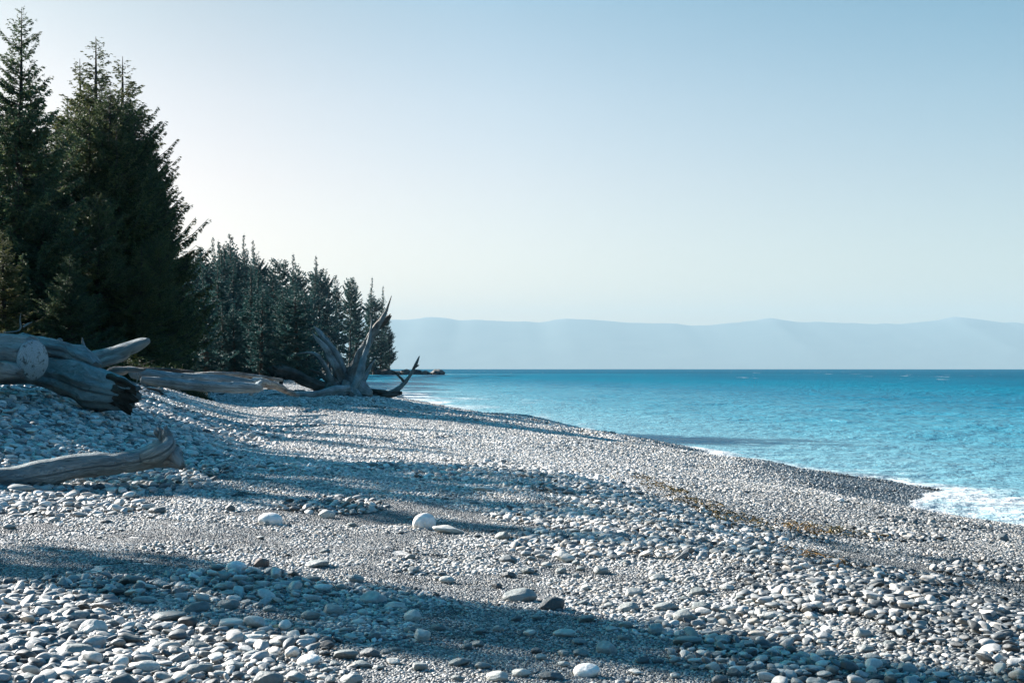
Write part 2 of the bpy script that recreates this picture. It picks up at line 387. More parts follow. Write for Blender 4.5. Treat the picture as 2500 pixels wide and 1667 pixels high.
# ------------------------------------------------------------------ mountains across the strait
def mountains():
    s = NT('far_mountain_slopes'); tc = s.n('ShaderNodeTexCoord')
    g = s.noise(tc.outputs['Object'], .0009, 6, .6)
    geo = s.n('ShaderNodeNewGeometry'); sep = s.n('ShaderNodeSeparateXYZ'); s.l(geo.outputs['Position'], sep.inputs[0])
    snow = s.math('MULTIPLY', s.maprange(sep.outputs[2], 1050, 1500), s.maprange(g, .42, .6))
    col = s.mix(snow, s.ramp(g, [(.35, (.055, .08, .085)), (.65, (.065, .09, .095))]), (.2, .23, .26))
    s.setp(Base_Color=col, Roughness=.9)
    # skyline read off the photograph: pixel column -> height in pixels above eye level, at 30 km
    X = np.array([-2600, -1500, -600, 200, 700, 940, 985, 1060, 1130, 1200, 1260, 1320, 1390, 1440, 1530, 1590, 1650, 1690, 1730, 1800, 1880, 1950, 2050, 2130, 2180, 2230, 2290, 2330, 2400, 2450, 2480, 2520, 2700, 3100, 4200, 5500])
    Hh = np.array([90, 130, 110, 125, 120, 119, 118, 124, 117, 115, 112, 112, 121, 118, 110, 109, 108, 104, 103, 112, 121, 113, 110, 106, 108, 110, 118, 124, 119, 111, 112, 103, 112, 120, 100, 80])
    D = 30000.0
    ncol, nrow = 700, 60
    Xc = np.linspace(-2600, 5500, ncol); top = np.interp(Xc, X, Hh)/F*D + 3 + 74
    top = top + 24*fbm(Xc*.025, 0, 0, 81, 4)
    x0 = (Xc-HX)/F*D
    v = np.linspace(0, 1, nrow)[:, None]                  # 0 foot, 1 ridge
    yy = D - 6500 + 6500*v + 0*x0[None]
    zz = top[None]*v**1.15*(1+.0*v)
    ridg = 1-np.abs(fbm(x0[None]*.0011+0*v, yy*.0008, 0, 82, 5))*2
    zz = zz + 14*(ridg-.6)*np.sin(math.pi*v)**.8
    back_y = D + 5000*np.linspace(.2, 1, 6)[:, None] + 0*x0[None]; back_z = top[None]*(1-np.linspace(.2, 1, 6)[:, None]**1.4)
    Vx = np.broadcast_to(x0[None], (nrow+6, ncol)); Vy = np.concatenate([yy, back_y]); Vz = np.concatenate([zz, back_z])-74
    # foreshortened foothills keep the skyline where it was read
    o = mesh_np('mountains', np.stack([Vx, Vy, Vz], -1).reshape(-1, 3), grid_faces(nrow+6, ncol), s.m)
    tag(o, 'pale blue mountain range fading in haze across the water', kind='structure')
mountains()

# ------------------------------------------------------------------ haze
hz = bpy.data.materials.new('haze'); hz.use_nodes = True; t = hz.node_tree
for n in list(t.nodes):
    if n.type == 'BSDF_PRINCIPLED': t.nodes.remove(n)
pv = t.nodes.new('ShaderNodeVolumePrincipled'); pv.inputs['Color'].default_value = (.28, .42, .50, 1)
HAZE = 4.0e-5
pv.inputs['Density'].default_value = HAZE; pv.inputs['Anisotropy'].default_value = 0.0
t.links.new(pv.outputs[0], t.nodes['Material Output'].inputs['Volume'])
a, b = np.array([-46000., -8000., -90.]), np.array([47000., 36500., 1700.])
hv = np.array([[(a, b)[i][0], (a, b)[j][1], (a, b)[k][2]] for i in (0, 1) for j in (0, 1) for k in (0, 1)])
ho = mesh_np('haze', hv, np.array([[0, 1, 3, 2], [4, 6, 7, 5], [0, 4, 5, 1], [2, 3, 7, 6], [0, 2, 6, 4], [1, 5, 7, 3]]), hz, smooth=False)
tag(ho, 'thin sea haze paling everything far away', kind='stuff')

# ------------------------------------------------------------------ pebbles
def ico(sub):
    import bmesh
    bm = bmesh.new(); bmesh.ops.create_icosphere(bm, subdivisions=sub, radius=1)
    bm.verts.ensure_lookup_table()
    V = np.array([v.co[:] for v in bm.verts]); Fc = np.array([[v.index for v in f.verts] for f in bm.faces]); bm.free()
    return V, Fc
ICO = {k: ico(k) for k in (1, 2, 3, 4)}
def stone_shape(sub, seed, rough=.16, facet=.7, lim0=.72, nf=5):
    V, Fc = ICO[sub]; V = V.copy()
    r = np.random.default_rng(seed); o = r.random(3)*50
    # a few flattened facets, then smooth lumps: water-worn but not a ball
    for _ in range(nf):
        n = r.normal(size=3); n /= np.linalg.norm(n); lim = lim0+.22*r.random()
        d = V@n; V = V - np.outer(np.maximum(d-lim, 0)*facet, n)
    V = V*(1+rough*fbm(V[:, 0]*.9+o[0], V[:, 1]*.9+o[1], V[:, 2]*.9+o[2], seed % 97, 2))[:, None]
    return V, Fc
def rotmats(n, tilt, r):
    az = r.random(n)*2*np.pi; tl = np.abs(r.normal(size=n))*tilt; ta = r.random(n)*2*np.pi
    cz, sz = np.cos(az), np.sin(az)
    Rz = np.zeros((n, 3, 3)); Rz[:, 0, 0] = cz; Rz[:, 0, 1] = -sz; Rz[:, 1, 0] = sz; Rz[:, 1, 1] = cz; Rz[:, 2, 2] = 1
    kx, ky = np.cos(ta), np.sin(ta); c, s = np.cos(tl), np.sin(tl)
    Rt = np.zeros((n, 3, 3)); Rt[:, 0, 0] = c+kx*kx*(1-c); Rt[:, 0, 1] = kx*ky*(1-c); Rt[:, 0, 2] = ky*s
    Rt[:, 1, 0] = kx*ky*(1-c); Rt[:, 1, 1] = c+ky*ky*(1-c); Rt[:, 1, 2] = -kx*s
    Rt[:, 2, 0] = -ky*s; Rt[:, 2, 1] = kx*s; Rt[:, 2, 2] = c
    return Rt@Rz
patch_col = bpy.data.collections.new('pebble_patches')
def make_patch(name, seed, rad, smin, smax, sub, cover, tilt=.36, lift=.28, pw=1.5):
    r = np.random.default_rng(seed)
    area = math.pi*rad*rad; n = 0; sizes = []; a = 0
    while a < area*cover:
        q = smin*(smax/smin)**(r.random()**pw); sizes.append(q); a += q*q*.62
    sizes = np.sort(np.array(sizes))[::-1]; n = len(sizes)
    # best-candidate placing keeps the big ones apart
    pos = np.zeros((n, 2)); 
    for i in range(n):
        k = 6 if i < 600 else 1
        cnd = np.stack([np.sqrt(r.random(k))*rad, r.random(k)*2*np.pi], -1); cnd = np.stack([cnd[:, 0]*np.cos(cnd[:, 1]), cnd[:, 0]*np.sin(cnd[:, 1])], -1)
        if i == 0 or k == 1: pos[i] = cnd[0]; continue
        dd = (np.linalg.norm(cnd[:, None]-pos[None, :i], axis=2) - .5*(sizes[:i][None]+sizes[i])).min(1)
        pos[i] = cnd[np.argmax(dd)]
    shp = [stone_shape(sub, seed*31+j, .24, .88, .55, 6)[0] for j in range(7)]; Fc = ICO[sub][1]; nv = len(shp[0])
    Rm = rotmats(n, tilt, r)
    sc = np.stack([sizes*.5*(1+.25*r.random(n)), sizes*.5*(.62+.25*r.random(n)), sizes*.5*(.30+.32*r.random(n))], -1)
    V = np.zeros((n, nv, 3))
    pick = r.integers(0, 7, n)
    for j in range(7):
        m = pick == j
        V[m] = np.einsum('nij,nvj->nvi', Rm[m], shp[j][None]*sc[m][:, None])
    zc = sizes*lift*(.25+.9*r.random(n))
    V += np.stack([pos[:, 0], pos[:, 1], zc], -1)[:, None]
    tone = np.clip(r.beta(1.9, 2.1, n), 0, .93); tone[r.random(n) < .022] = 1.0
    FF = (Fc[None]+(np.arange(n)*nv)[:, None, None]).reshape(-1, 3)
    o = mesh_np(name, V.reshape(-1, 3), FF, M_pebble, link=False, attrs={'tone': np.repeat(tone, nv)})
    patch_col.objects.link(o); return n
# alphabetical order is the instance index: 0-4 fine, 5-9 medium, 10-14 coarse
for i in range(5): make_patch('a_gravel_patch_%d' % i, 100+i, .26, .009, .028, 1, 1.5)
for i in range(5): make_patch('b_pebble_patch_%d' % i, 200+i, .42, .016, .075, 2, 1.3, pw=1.5)
for i in range(5): make_patch('c_cobble_patch_%d' % i, 300+i, .62, .028, .125, 3, .62, pw=1.6)

pts, rots, scl, idx, wet_, shf = [], [], [], [], [], []
def scatter(kind, n, dmin, dmax, prob, s0, s1, r, spread=.52, dz=0.0):
    """kind 0 fine, 1 medium, 2 coarse; positions even over the ground"""
    u = r.random(n); d = np.sqrt(dmin**2+(dmax**2-dmin**2)*u); tx = (r.random(n)*2-1)*spread
    x = d*tx; y = d
    s = shore_x(y)-x
    keep = (s > -.7) & (r.random(n) < prob(x, y, s)) & (x > np.interp(y, [0, 30, 60, 160], [-16, -17, -26, -50]))
    x, y, s = x[keep], y[keep], s[keep]; m = len(x)
    e = .15; z = terrain(x, y); gx = (terrain(x+e, y)-terrain(x-e, y))/(2*e); gy = (terrain(x, y+e)-terrain(x, y-e))/(2*e)
    pts.append(np.stack([x, y, z+dz-.004], -1)); nrm = np.stack([-gx, -gy, np.ones(m)], -1); nrm /= np.linalg.norm(nrm, axis=1)[:, None]; a_z = r.random(m)*6.283
    tx_ = np.stack([np.cos(a_z), np.sin(a_z), np.zeros(m)], -1); tx_ -= nrm*(tx_*nrm).sum(1)[:, None]; tx_ /= np.linalg.norm(tx_, axis=1)[:, None]; ty_ = np.cross(nrm, tx_)
    rots.append(np.stack([np.arctan2(ty_[:, 2], nrm[:, 2]), -np.arcsin(tx_[:, 2]), np.arctan2(tx_[:, 1], tx_[:, 0])], -1))
    scl.append((s0+(s1-s0)*r.random(m))*(np.interp(y, [14, 30], [1, 1.65]) if dmin < 20 and kind == 1 else 1)*(1+.5*sstep(-4, -6, x)*sstep(12, 15, y)*(kind == 2))); idx.append(kind*5+r.integers(0, 5, m))
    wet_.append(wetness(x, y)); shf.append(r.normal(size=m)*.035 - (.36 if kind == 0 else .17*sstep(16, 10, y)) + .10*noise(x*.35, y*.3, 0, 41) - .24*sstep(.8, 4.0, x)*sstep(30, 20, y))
def coarse_zone(x, y):
    n_ = noise(x*.42, y*.42, 0, 91)
    crest = np.exp(-((x-.25*(16-y)-1.3)/1.1)**2)*sstep(26, 17, y)
    left = sstep(-1.4, -2.6, x)*sstep(9, 7.6, y)
    berm = sstep(-4.2, -6.2, x)*sstep(12, 15, y)*sstep(40, 30, y)
    return np.clip(1.0*crest+.8*left+1.0*berm + .16*sstep(.15, .6, n_)*sstep(1, 4, x+6), 0, 1)
def fine_zone(x, y):
    n_ = noise(x*.5+7, y*.55, 0, 95)
    a_ = sstep(8.3, 9.2, y)*sstep(15.5, 13.0, y)*sstep(1.6, .2, x); b_ = sstep(9.3, 8.6, y)*sstep(-1.3, -.5, x)*sstep(1.1, .5, x)
    return np.clip(sstep(-.25, .35, n_-.9*sstep(14, 20, y)-.3*sstep(0, 3, x)) + .75*a_+.8*b_, 0, 1)*(1-.7*coarse_zone(x, y))
rs = np.random.default_rng(55)
A = lambda d0, d1: .52*(d1*d1-d0*d0)            # ground area of the scatter sector
# layer 0: gravel underneath near the camera
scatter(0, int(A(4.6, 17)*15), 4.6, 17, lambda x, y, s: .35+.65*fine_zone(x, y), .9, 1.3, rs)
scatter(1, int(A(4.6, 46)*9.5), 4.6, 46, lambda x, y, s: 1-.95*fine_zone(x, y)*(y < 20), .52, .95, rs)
scatter(2, int(A(4.8, 46)*2.6), 4.8, 46, lambda x, y, s: .02+.98*coarse_zone(x, y), .7, 1.12, rs, dz=.012)
scatter(1, int(A(44, 175)*1.0), 44, 175, lambda x, y, s: np.ones_like(x), 1.5, 2.6, rs)
pts = np.concatenate(pts); rots = np.concatenate(rots); scl = np.concatenate(scl); idx = np.concatenate(idx); wet_ = np.concatenate(wet_); shf = np.concatenate(shf)
print('patch instances', len(pts))
pm = bpy.data.meshes.new('shingle'); pm.vertices.add(len(pts)); pm.vertices.foreach_set('co', pts.astype(np.float32).ravel())
a_ = pm.attributes.new('prot', 'FLOAT_VECTOR', 'POINT'); a_.data.foreach_set('vector', rots.astype(np.float32).ravel())
for nme, arr in (('pscale', scl), ('wet', wet_), ('shift', shf)):
    a_ = pm.attributes.new(nme, 'FLOAT', 'POINT'); a_.data.foreach_set('value', arr.astype(np.float32))
a_ = pm.attributes.new('pidx', 'INT', 'POINT'); a_.data.foreach_set('value', idx.astype(np.int32))
shingle = bpy.data.objects.new('shingle', pm); C.objects.link(shingle); pm.materials.append(M_pebble)
tag(shingle, 'countless small grey pebbles and gravel covering the beach', kind='stuff')
ng = bpy.data.node_groups.new('scatter_pebbles', 'GeometryNodeTree')
ng.interface.new_socket(name='Geometry', in_out='INPUT', socket_type='NodeSocketGeometry')
ng.interface.new_socket(name='Geometry', in_out='OUTPUT', socket_type='NodeSocketGeometry')
gi = ng.nodes.new('NodeGroupInput'); go = ng.nodes.new('NodeGroupOutput')
iop = ng.nodes.new('GeometryNodeInstanceOnPoints'); ci = ng.nodes.new('GeometryNodeCollectionInfo')
ci.inputs['Collection'].default_value = patch_col; ci.inputs['Separate Children'].default_value = True; ci.inputs['Reset Children'].default_value = True
def nattr(name, typ):
    q = ng.nodes.new('GeometryNodeInputNamedAttribute'); q.data_type = typ; q.inputs['Name'].default_value = name
    return q.outputs['Attribute']
ng.links.new(gi.outputs[0], iop.inputs['Points']); ng.links.new(ci.outputs[0], iop.inputs['Instance'])
iop.inputs['Pick Instance'].default_value = True
ng.links.new(nattr('pidx', 'INT'), iop.inputs['Instance Index'])
ng.links.new(nattr('prot', 'FLOAT_VECTOR'), iop.inputs['Rotation']); ng.links.new(nattr('pscale', 'FLOAT'), iop.inputs['Scale'])
ng.links.new(iop.outputs[0], go.inputs[0])
md = shingle.modifiers.new('scatter', 'NODES'); md.node_group = ng

# ------------------------------------------------------------------ single cobbles
cob = []
for j in range(9):
    V, Fc = stone_shape(4, 900+j*7, .22, .8, .62, 6)
    cob.append(V)
for j in range(2): cob.append(stone_shape(4, 990+j, .14, .4, .8, 3)[0])
cob_mesh = {}
def cobble(X, Y, wpx, hpx, mat, label, group=None, name='cobble', seed=0, sink=.28, yaw=None, tall=None):
    """one stone whose foot shows at photo pixel (X, Y+h/2)"""
    r = random.Random(seed*13+int(X)); g = G(X, Y+hpx*.30); d = g[1]
    a = wpx/F*d/2; v = hpx/F*d/2
    bb = a*r.uniform(.62, .9)
    el = math.atan2(EYE-g[2], d); c = v/ max(.2, math.cos(el)) if tall is None else tall
    # seen height of an ellipsoid = sqrt((c cos)^2 + (b sin)^2)
    c = math.sqrt(max((.22*a)**2, (v**2-(bb*math.sin(el))**2)))
    k = r.randrange(9) if mat != 'white' else 9+r.randrange(2); key = (k, mat)
    if key not in cob_mesh:
        o = mesh_np(name, cob[k], ICO[4][1], M_cob[mat]); cob_mesh[key] = o.data
    else:
        o = bpy.data.objects.new(name, cob_mesh[key]); C.objects.link(o)
    o.scale = (a*1.04, bb, c*1.05)
    o.rotation_euler = (r.uniform(-.14, .14), r.uniform(-.16, .16), yaw if yaw is not None else r.uniform(-.5, .5)+(math.pi if r.random() < .5 else 0))
    o.location = (g[0], g[1], g[2]+c*(1-2*sink)+.012)
    tag(o, label, 'stone', group); return o, g
taken = []
hero = [
 (1037, 1277, 56, 44, 'white', 'big round white stone, the rounder of the two white ones on the sunlit gravel', 'white_stone'),
 (1093, 1293, 72, 24, 'pale', 'long flat pale stone touching the right of the big round white stone', 'flat_stone'),
 (662, 1272, 58, 36, 'white', 'lumpy white stone with a small grey stone before it on the sunlit gravel', 'white_stone'),
 (650, 1280, 16, 14, 'grey', 'small grey stone leaning on the front of the lumpy white stone', 'cobble'),
 (576, 1386, 50, 30, 'white', 'blue-white rounded stone next to a dark brown stone in the half shade', 'white_stone'),
 (636, 1378, 40, 28, 'brown', 'dark brown angular stone to the right of the blue-white stone', 'brown_stone'),
 (1270, 1457, 86, 38, 'grey', 'large smooth grey oval boulder in the shaded dip, largest stone at the centre', 'boulder'),
 (1345, 1480, 66, 38, 'dark', 'large dark round boulder right beside the large grey oval one', 'boulder'),
 (917, 1464, 70, 32, 'grey', 'long grey rounded stone in the shaded band, left of the two large boulders', 'boulder'),
 (228, 1541, 72, 60, 'pale', 'big pale heart-shaped stone, tallest of the lower left heap', 'boulder'),
 (182, 1512, 66, 36, 'grey', 'grey round stone behind the big heart-shaped stone', 'boulder'),
 (134, 1512, 44, 32, 'grey', 'smaller grey stone at the left end of the lower left heap', 'cobble'),
 (236, 1504, 36, 28, 'pale', 'small pale stone just above the heart-shaped stone', 'cobble'),
 (115, 1545, 56, 34, 'pale', 'pale sloping stone left of the heart-shaped stone', 'cobble'),
 (160, 1555, 44, 42, 'grey', 'round grey stone pressed against the left of the heart-shaped stone', 'cobble'),
 (175, 1594, 100, 40, 'grey', 'long slanting grey stone in front of the heart-shaped stone', 'boulder'),
 (410, 1508, 90, 30, 'grey', 'long low grey stone right of the lower left heap', 'boulder'),
 (562, 1527, 70, 32, 'pale', 'smooth pale oval stone near two small ochre stones', 'boulder'),
 (608, 1538, 16, 12, 'ochre', 'tiny ochre stone touching the smooth pale oval stone', 'ochre_stone'),
 (673, 1536, 22, 14, 'ochre', 'small ochre stone right of the smooth pale oval stone', 'ochre_stone'),
 (560, 1480, 54, 34, 'grey', 'grey stone on top of a smaller one above the smooth pale oval stone', 'cobble'),
 (556, 1434, 46, 28, 'grey', 'grey stone stacked on a flat one under the blue-white stone', 'cobble'),
 (552, 1453, 46, 14, 'grey', 'flat thin grey stone below the stacked grey stone', 'flat_stone'),
 (315, 1417, 66, 24, 'grey', 'slender grey stone tilted on the gravel left of the blue-white stone', 'cobble'),
 (775, 1377, 62, 22, 'grey', 'grey oval stone alone on fine gravel, right of the brown stone', 'cobble'),
 (50, 1196, 76, 28, 'grey', 'big blue-grey flat boulder lying before the smooth shaded log', 'boulder'),
 (1183, 1196, 58, 16, 'pale', 'thin flat pinkish-pale slab on the edge of the long shadow', 'flat_slab'),
 (385, 1248, 42, 22, 'dark', 'dark domed stone standing out of the upper sunlit pebbles', 'cobble'),
 (560, 1243, 26, 20, 'dark', 'small dark upright stone above the lumpy white stone', 'cobble'),
 (795, 1258, 44, 26, 'pale', 'pale rounded stone between the two white stones', 'cobble'),
 (1007, 1506, 44, 32, 'pale', 'pointed pale stone leaning on others at bottom centre', 'cobble'),
 (1028, 1554, 46, 32, 'pale', 'egg-shaped pale stone below the pointed pale stone', 'cobble'),
 (350, 1635, 76, 42, 'pale', 'broad pale stone at the bottom edge, right of the long slanting grey stone', 'boulder'),
 (752, 1616, 60, 32, 'white', 'bright flat-topped stone at the bottom, centre left', 'white_stone'),
 (1430, 1640, 66, 36, 'white', 'bright white stone at the bottom edge in a sunlit gap', 'white_stone'),
 (1626, 1482, 62, 28, 'grey', 'smooth grey stone on the shaded side of the pebble crest', 'boulder'),
 (1672, 1508, 56, 42, 'grey', 'upright wedge-shaped grey stone on the crest beside the smooth one', 'boulder'),
 (1378, 1361, 52, 28, 'pale', 'pale domed stone with a dark hollow below it on the sunlit crest', 'cobble'),
 (2068, 1195+110, 0, 0, None, None, None),
 (1380, 1548, 56, 22, 'pale', 'flat pale stone at the edge of the dark dip right of centre', 'flat_stone'),
 (1604, 1540, 46, 32, 'grey', 'round grey stone among the crest cobbles lower right', 'cobble'),
 (1675, 1568, 70, 28, 'grey', 'long grey stone slanting down the crest, lower right', 'cobble'),
 (2450, 1315, 30, 26, 'dark', 'dark stone alone near the right edge above the foam line', 'cobble'),
 (2050, 1222, 24, 12, 'white', 'small white stone far down the slope before the dark wet lobe', 'white_stone'),
 (2200, 1299, 20, 12, 'pale', 'small pale square stone just beyond the dark scrap of wood', 'cobble')]
for i, h in enumerate(hero):
    if h[4] is None: continue
    cobble(*h[:6], name=h[6], seed=i+1); taken.append((h[0], h[1], h[2]*.5))
def place_random(n, region, smin, smax, labels, seed, cuts, places):
    r = random.Random(seed); c = 0; tries = 0
    while c < n and tries < n*60:
        tries += 1
        X, Y = region(r)
        s = smin*(smax/smin)**(r.random()**1.7)*(.55+.6*(Y-1150)/500)
        if any((X-a)**2+((Y-b)*1.6)**2 < (q+s*.42)**2 for a, b, q in taken): continue
        q = r.random(); mt = 'dark' if q < .17 else 'pale' if q < .38 else 'grey'
        lab, grp = labels; 
        adj = {'dark': 'dark slate-grey', 'pale': 'pale whitish', 'grey': 'mid-grey'}[mt]
        q_ = int(np.searchsorted(cuts, X)); pl = places[q_]
        cobble(X, Y, s, s*r.uniform(.42, .62), mt, '%s %s %s' % (adj, lab, pl), '%s %s %s' % (adj, grp, pl), seed=seed*1000+c)
        taken.append((X, Y, s*.45)); c += 1
place_random(95, lambda r: (r.uniform(-20, 900), 1665-240*r.random()**1.5), 26, 70, ('rounded cobble in the lower left foreground', 'cobbles in the lower left foreground'), 1, (120, 300, 480, 680), ('at the left edge', 'around the heart-shaped stone', 'right of the heart-shaped stone', 'around the smooth pale oval stone', 'at the right end of the heap'))
def crest(r):
    t = r.random(); return (1180+1000*t+r.gauss(0, 60), 1310+330*t+r.gauss(0, 34))
place_random(85, crest, 26, 56, ('rounded cobble along the pebble crest', 'cobbles along the crest'), 2, (1400, 1600, 1800, 2000), ('at its upper end', 'above the wedge-shaped stone', 'around the wedge-shaped stone', 'towards the lower right', 'at its lower right end'))
place_random(45, lambda r: (r.uniform(900, 1900), r.uniform(1480, 1665)), 24, 58, ('cobble half sunk in gravel', 'cobbles half sunk in gravel'), 3, (1200, 1500), ('at the bottom left of centre', 'below the two large boulders', 'at the bottom right of centre'))
place_random(32, lambda r: (r.uniform(0, 1250), r.uniform(1225, 1440)), 20, 46, ('cobble scattered on the sunlit gravel', 'cobbles on the sunlit gravel'), 4, (420, 850), ('at the left', 'near the lumpy white stone', 'near the big round white stone'))

# ------------------------------------------------------------------ driftwood
def catmull(pts, n):
    pts = np.asarray(pts, float); k = len(pts)
    if k == 2: pts = np.stack([pts[0], (pts[0]+pts[1])/2, pts[1]]); k = 3
    e = np.vstack([2*pts[0]-pts[1], pts, 2*pts[-1]-pts[-2]])
    out = []
    for q in np.linspace(0, k-1-1e-6, n):
        i = int(q); t = q-i; a, b, c, d = e[i], e[i+1], e[i+2], e[i+3]
        out.append(.5*((2*b)+(-a+c)*t+(2*a-5*b+4*c-d)*t*t+(-a+3*b-3*c+d)*t**3))
    return np.array(out)
def tube(path, rad, seg=22, n=None, ridge=.12, lump=.08, seed=0, jag0=0, jag1=0, flat=1.0, wob=.0):
    """swept limb: returns V, faces, uv.  jag = how far splintered ends stick out"""
    if n is None: n = max(8, 7*len(path))
    pr = catmull(np.hstack([np.asarray(path, float), np.asarray(rad, float)[:, None]]), n)
    p, rd = pr[:, :3], np.maximum(pr[:, 3], .002)
    if wob: p = p+wob*np.stack([noise(np.arange(n)*.35, k*9.1, 0, seed) for k in range(3)], -1)*rd[:, None]
    tn = np.gradient(p, axis=0); tn /= np.linalg.norm(tn, axis=1)[:, None]
    up = np.array([0, 0, 1.]) if abs(tn[0][2]) < .85 else np.array([0, 1., 0])
    s1 = np.zeros((n, 3)); s = np.cross(tn[0], up)
    for i in range(n):
        s = s-tn[i]*(s@tn[i]); s /= np.linalg.norm(s); s1[i] = s
    s2 = np.cross(s1, tn)
    an = np.linspace(0, 2*np.pi, seg, endpoint=False)
    ln = np.concatenate([[0], np.cumsum(np.linalg.norm(np.diff(p, axis=0), axis=1))])
    rm = rd.mean()
    ca, sa = np.cos(an)[None], np.sin(an)[None]
    L = ln[:, None]/rm
    rr_ = rd[:, None]*(1+ridge*noise(ca*3.2+seed, sa*3.2, L*.10, seed+1)+ridge*.6*noise(ca*7, sa*7+seed, L*.18, seed+2)+lump*noise(ca+0*L, sa+0*L, L*.5+seed, seed+3)*1.5)
    V = p[:, None]+rr_[..., None]*(ca[..., None]*s1[:, None]+sa[..., None]*s2[:, None]*flat)
    if jag1: V[-1] += tn[-1]*(jag1*rd[-1]*(noise(an*2.2, seed, 0, seed+5)+.4*noise(an*7, seed, 0, seed+6)))[:, None]
    if jag0: V[0] -= tn[0]*(jag0*rd[0]*(noise(an*2.2, seed+4, 0, seed+7)+.4*noise(an*7, seed, 0, seed+8)))[:, None]
    V = V.reshape(-1, 3)
    i = np.arange(n*seg).reshape(n, seg); j = np.roll(i, -1, 1)
    Fq = np.stack([i[:-1], j[:-1], j[1:], i[1:]], -1).reshape(-1, 4)[:, ::-1]
    u = np.broadcast_to(an[None]*rm, (n, seg)).ravel(); v = np.repeat(ln, seg)
    c0 = p[0]-tn[0]*rd[0]*(-.12 if jag0 else .12); c1 = p[-1]+tn[-1]*rd[-1]*(-.25 if jag1 else .12)
    V = np.vstack([V, c0, c1]); uv = np.stack([np.append(u, [0, 0]), np.append(v, [0, ln[-1]])], -1)
    T = np.concatenate([np.stack([i[0], np.full(seg, n*seg), j[0]], -1)[:, ::-1], np.stack([j[-1], np.full(seg, n*seg+1), i[-1]], -1)[:, ::-1]])
    return V, Fq, T, uv
class Wood:
    def __init__(s): s.V, s.Q, s.T, s.U, s.n = [], [], [], [], 0
    def add(s, *a, **k):
        V, Q, T, U = tube(*a, **k); s.V.append(V); s.Q.append(Q+s.n); s.T.append(T+s.n); s.U.append(U); s.n += len(V); return s
    def build(s, name, mat, parent=None, origin=(0, 0, 0)):
        V = np.concatenate(s.V)-np.asarray(origin)
        return mesh_np(name, V, [np.concatenate(s.Q), np.concatenate(s.T)], mat, parent=parent, uv=np.concatenate(s.U))
def px(points):
    """[(X, Y, depth, radius in pixels)] -> path, radii in metres"""
    return [P(a, b, d) for a, b, d, r in points], [r/F*d for a, b, d, r in points]
def limb(points, **k):
    p, r = px(points); return p, r
def ground_limb(points):
    """[(X, Ybottom, rpx)]: lies on the ground"""
    ps, rs_ = [], []
    for X, Y, r in points:
        g = G(X, Y); rm = r/F*g[1]; ps.append([g[0], g[1]+rm*.5, g[2]+rm*.86]); rs_.append(rm)
    return ps, rs_

# the smooth shaded log in the left foreground
g0 = G(160, 1194)
D0 = g0[1]
t_ = empty('driftwood_log', (g0[0], g0[1], g0[2]))
tag(t_, 'long smooth grey driftwood log in shade with a flared upturned root end, nearest log', 'log')
W = Wood()
pp = [(-330, 1210, D0*.93, 32), (0, 1173, D0*.98, 33), (163, 1146, D0, 30), (286, 1128, D0*1.01, 26), (350, 1119, D0*1.02, 27), (400, 1108, D0*1.02, 32), (424, 1110, D0*1.02, 27), (438, 1116, D0*1.02, 15)]
W.add(*px(pp), seg=40, n=70, ridge=.05, lump=.10, seed=3, jag1=.5, wob=.10)
W.build('trunk', M_wood, t_, t_.location)
W = Wood().add(*px([(350, 1120, D0*1.01, 20), (386, 1110, D0*1.01, 30), (410, 1093, D0*1.015, 27), (409, 1074, D0*1.02, 21), (404, 1060, D0*1.02, 19), (400, 1050, D0*1.02, 13)]), seg=26, n=30, ridge=.16, lump=.2, seed=8, jag1=.9, flat=.8)
W.add(*px([(396, 1068, D0*1.03, 10), (382, 1056, D0*1.02, 6), (377, 1048, D0*1.02, 2)]), seg=14, ridge=.2, seed=4)
W.build('root', M_wood, t_, t_.location)
W = Wood().add(*px([(408, 1108, D0*1.02, 27), (430, 1122, D0*1.01, 19), (446, 1140, D0, 8)]), seg=22, ridge=.16, lump=.2, seed=9, jag1=.6)
W.build('root', M_woodmix, t_, t_.location)

# big sawn log at the left edge
dA = 21.5
t_ = empty('driftwood_log', tuple(P(20, 950, dA))); tag(t_, 'huge pale log at the left edge with a sawn round end and sunlit top', 'log')
W = Wood().add(*px([(-700, 872, 24.5, 58), (-300, 874, 22.9, 58), (-60, 876, 22.0, 57), (54, 878, 21.64, 54), (78, 879, 21.56, 52)]), seg=44, n=60, ridge=.10, lump=.07, seed=21)
W.build('trunk', M_wood, t_, t_.location)
c_ = P(80, 879, 21.55)
n_ = (P(78, 879, 21.56)-P(54, 878, 21.64)); n_ /= np.linalg.norm(n_)
W = Wood().add([c_-n_*.02, c_+n_*.03], [.368, .35], seg=40, n=8, ridge=.02, lump=.03, seed=22); ce = W.build('cut_end', M_end, t_, tuple(c_)); ce.location = Vector(c_)-t_.location
t_ = empty('driftwood_log', tuple(P(0, 925, 20.8))); tag(t_, 'short dark-bottomed log wedged low under the sawn log at the left edge', 'log')
W = Wood().add(*px([(-260, 905, 21.6, 26), (-80, 905, 21, 24), (20, 908, 20.7, 20), (52, 914, 20.6, 11)]), seg=26, ridge=.2, lump=.15, seed=23, jag1=.8); W.build('trunk', M_woodmix, t_, t_.location)

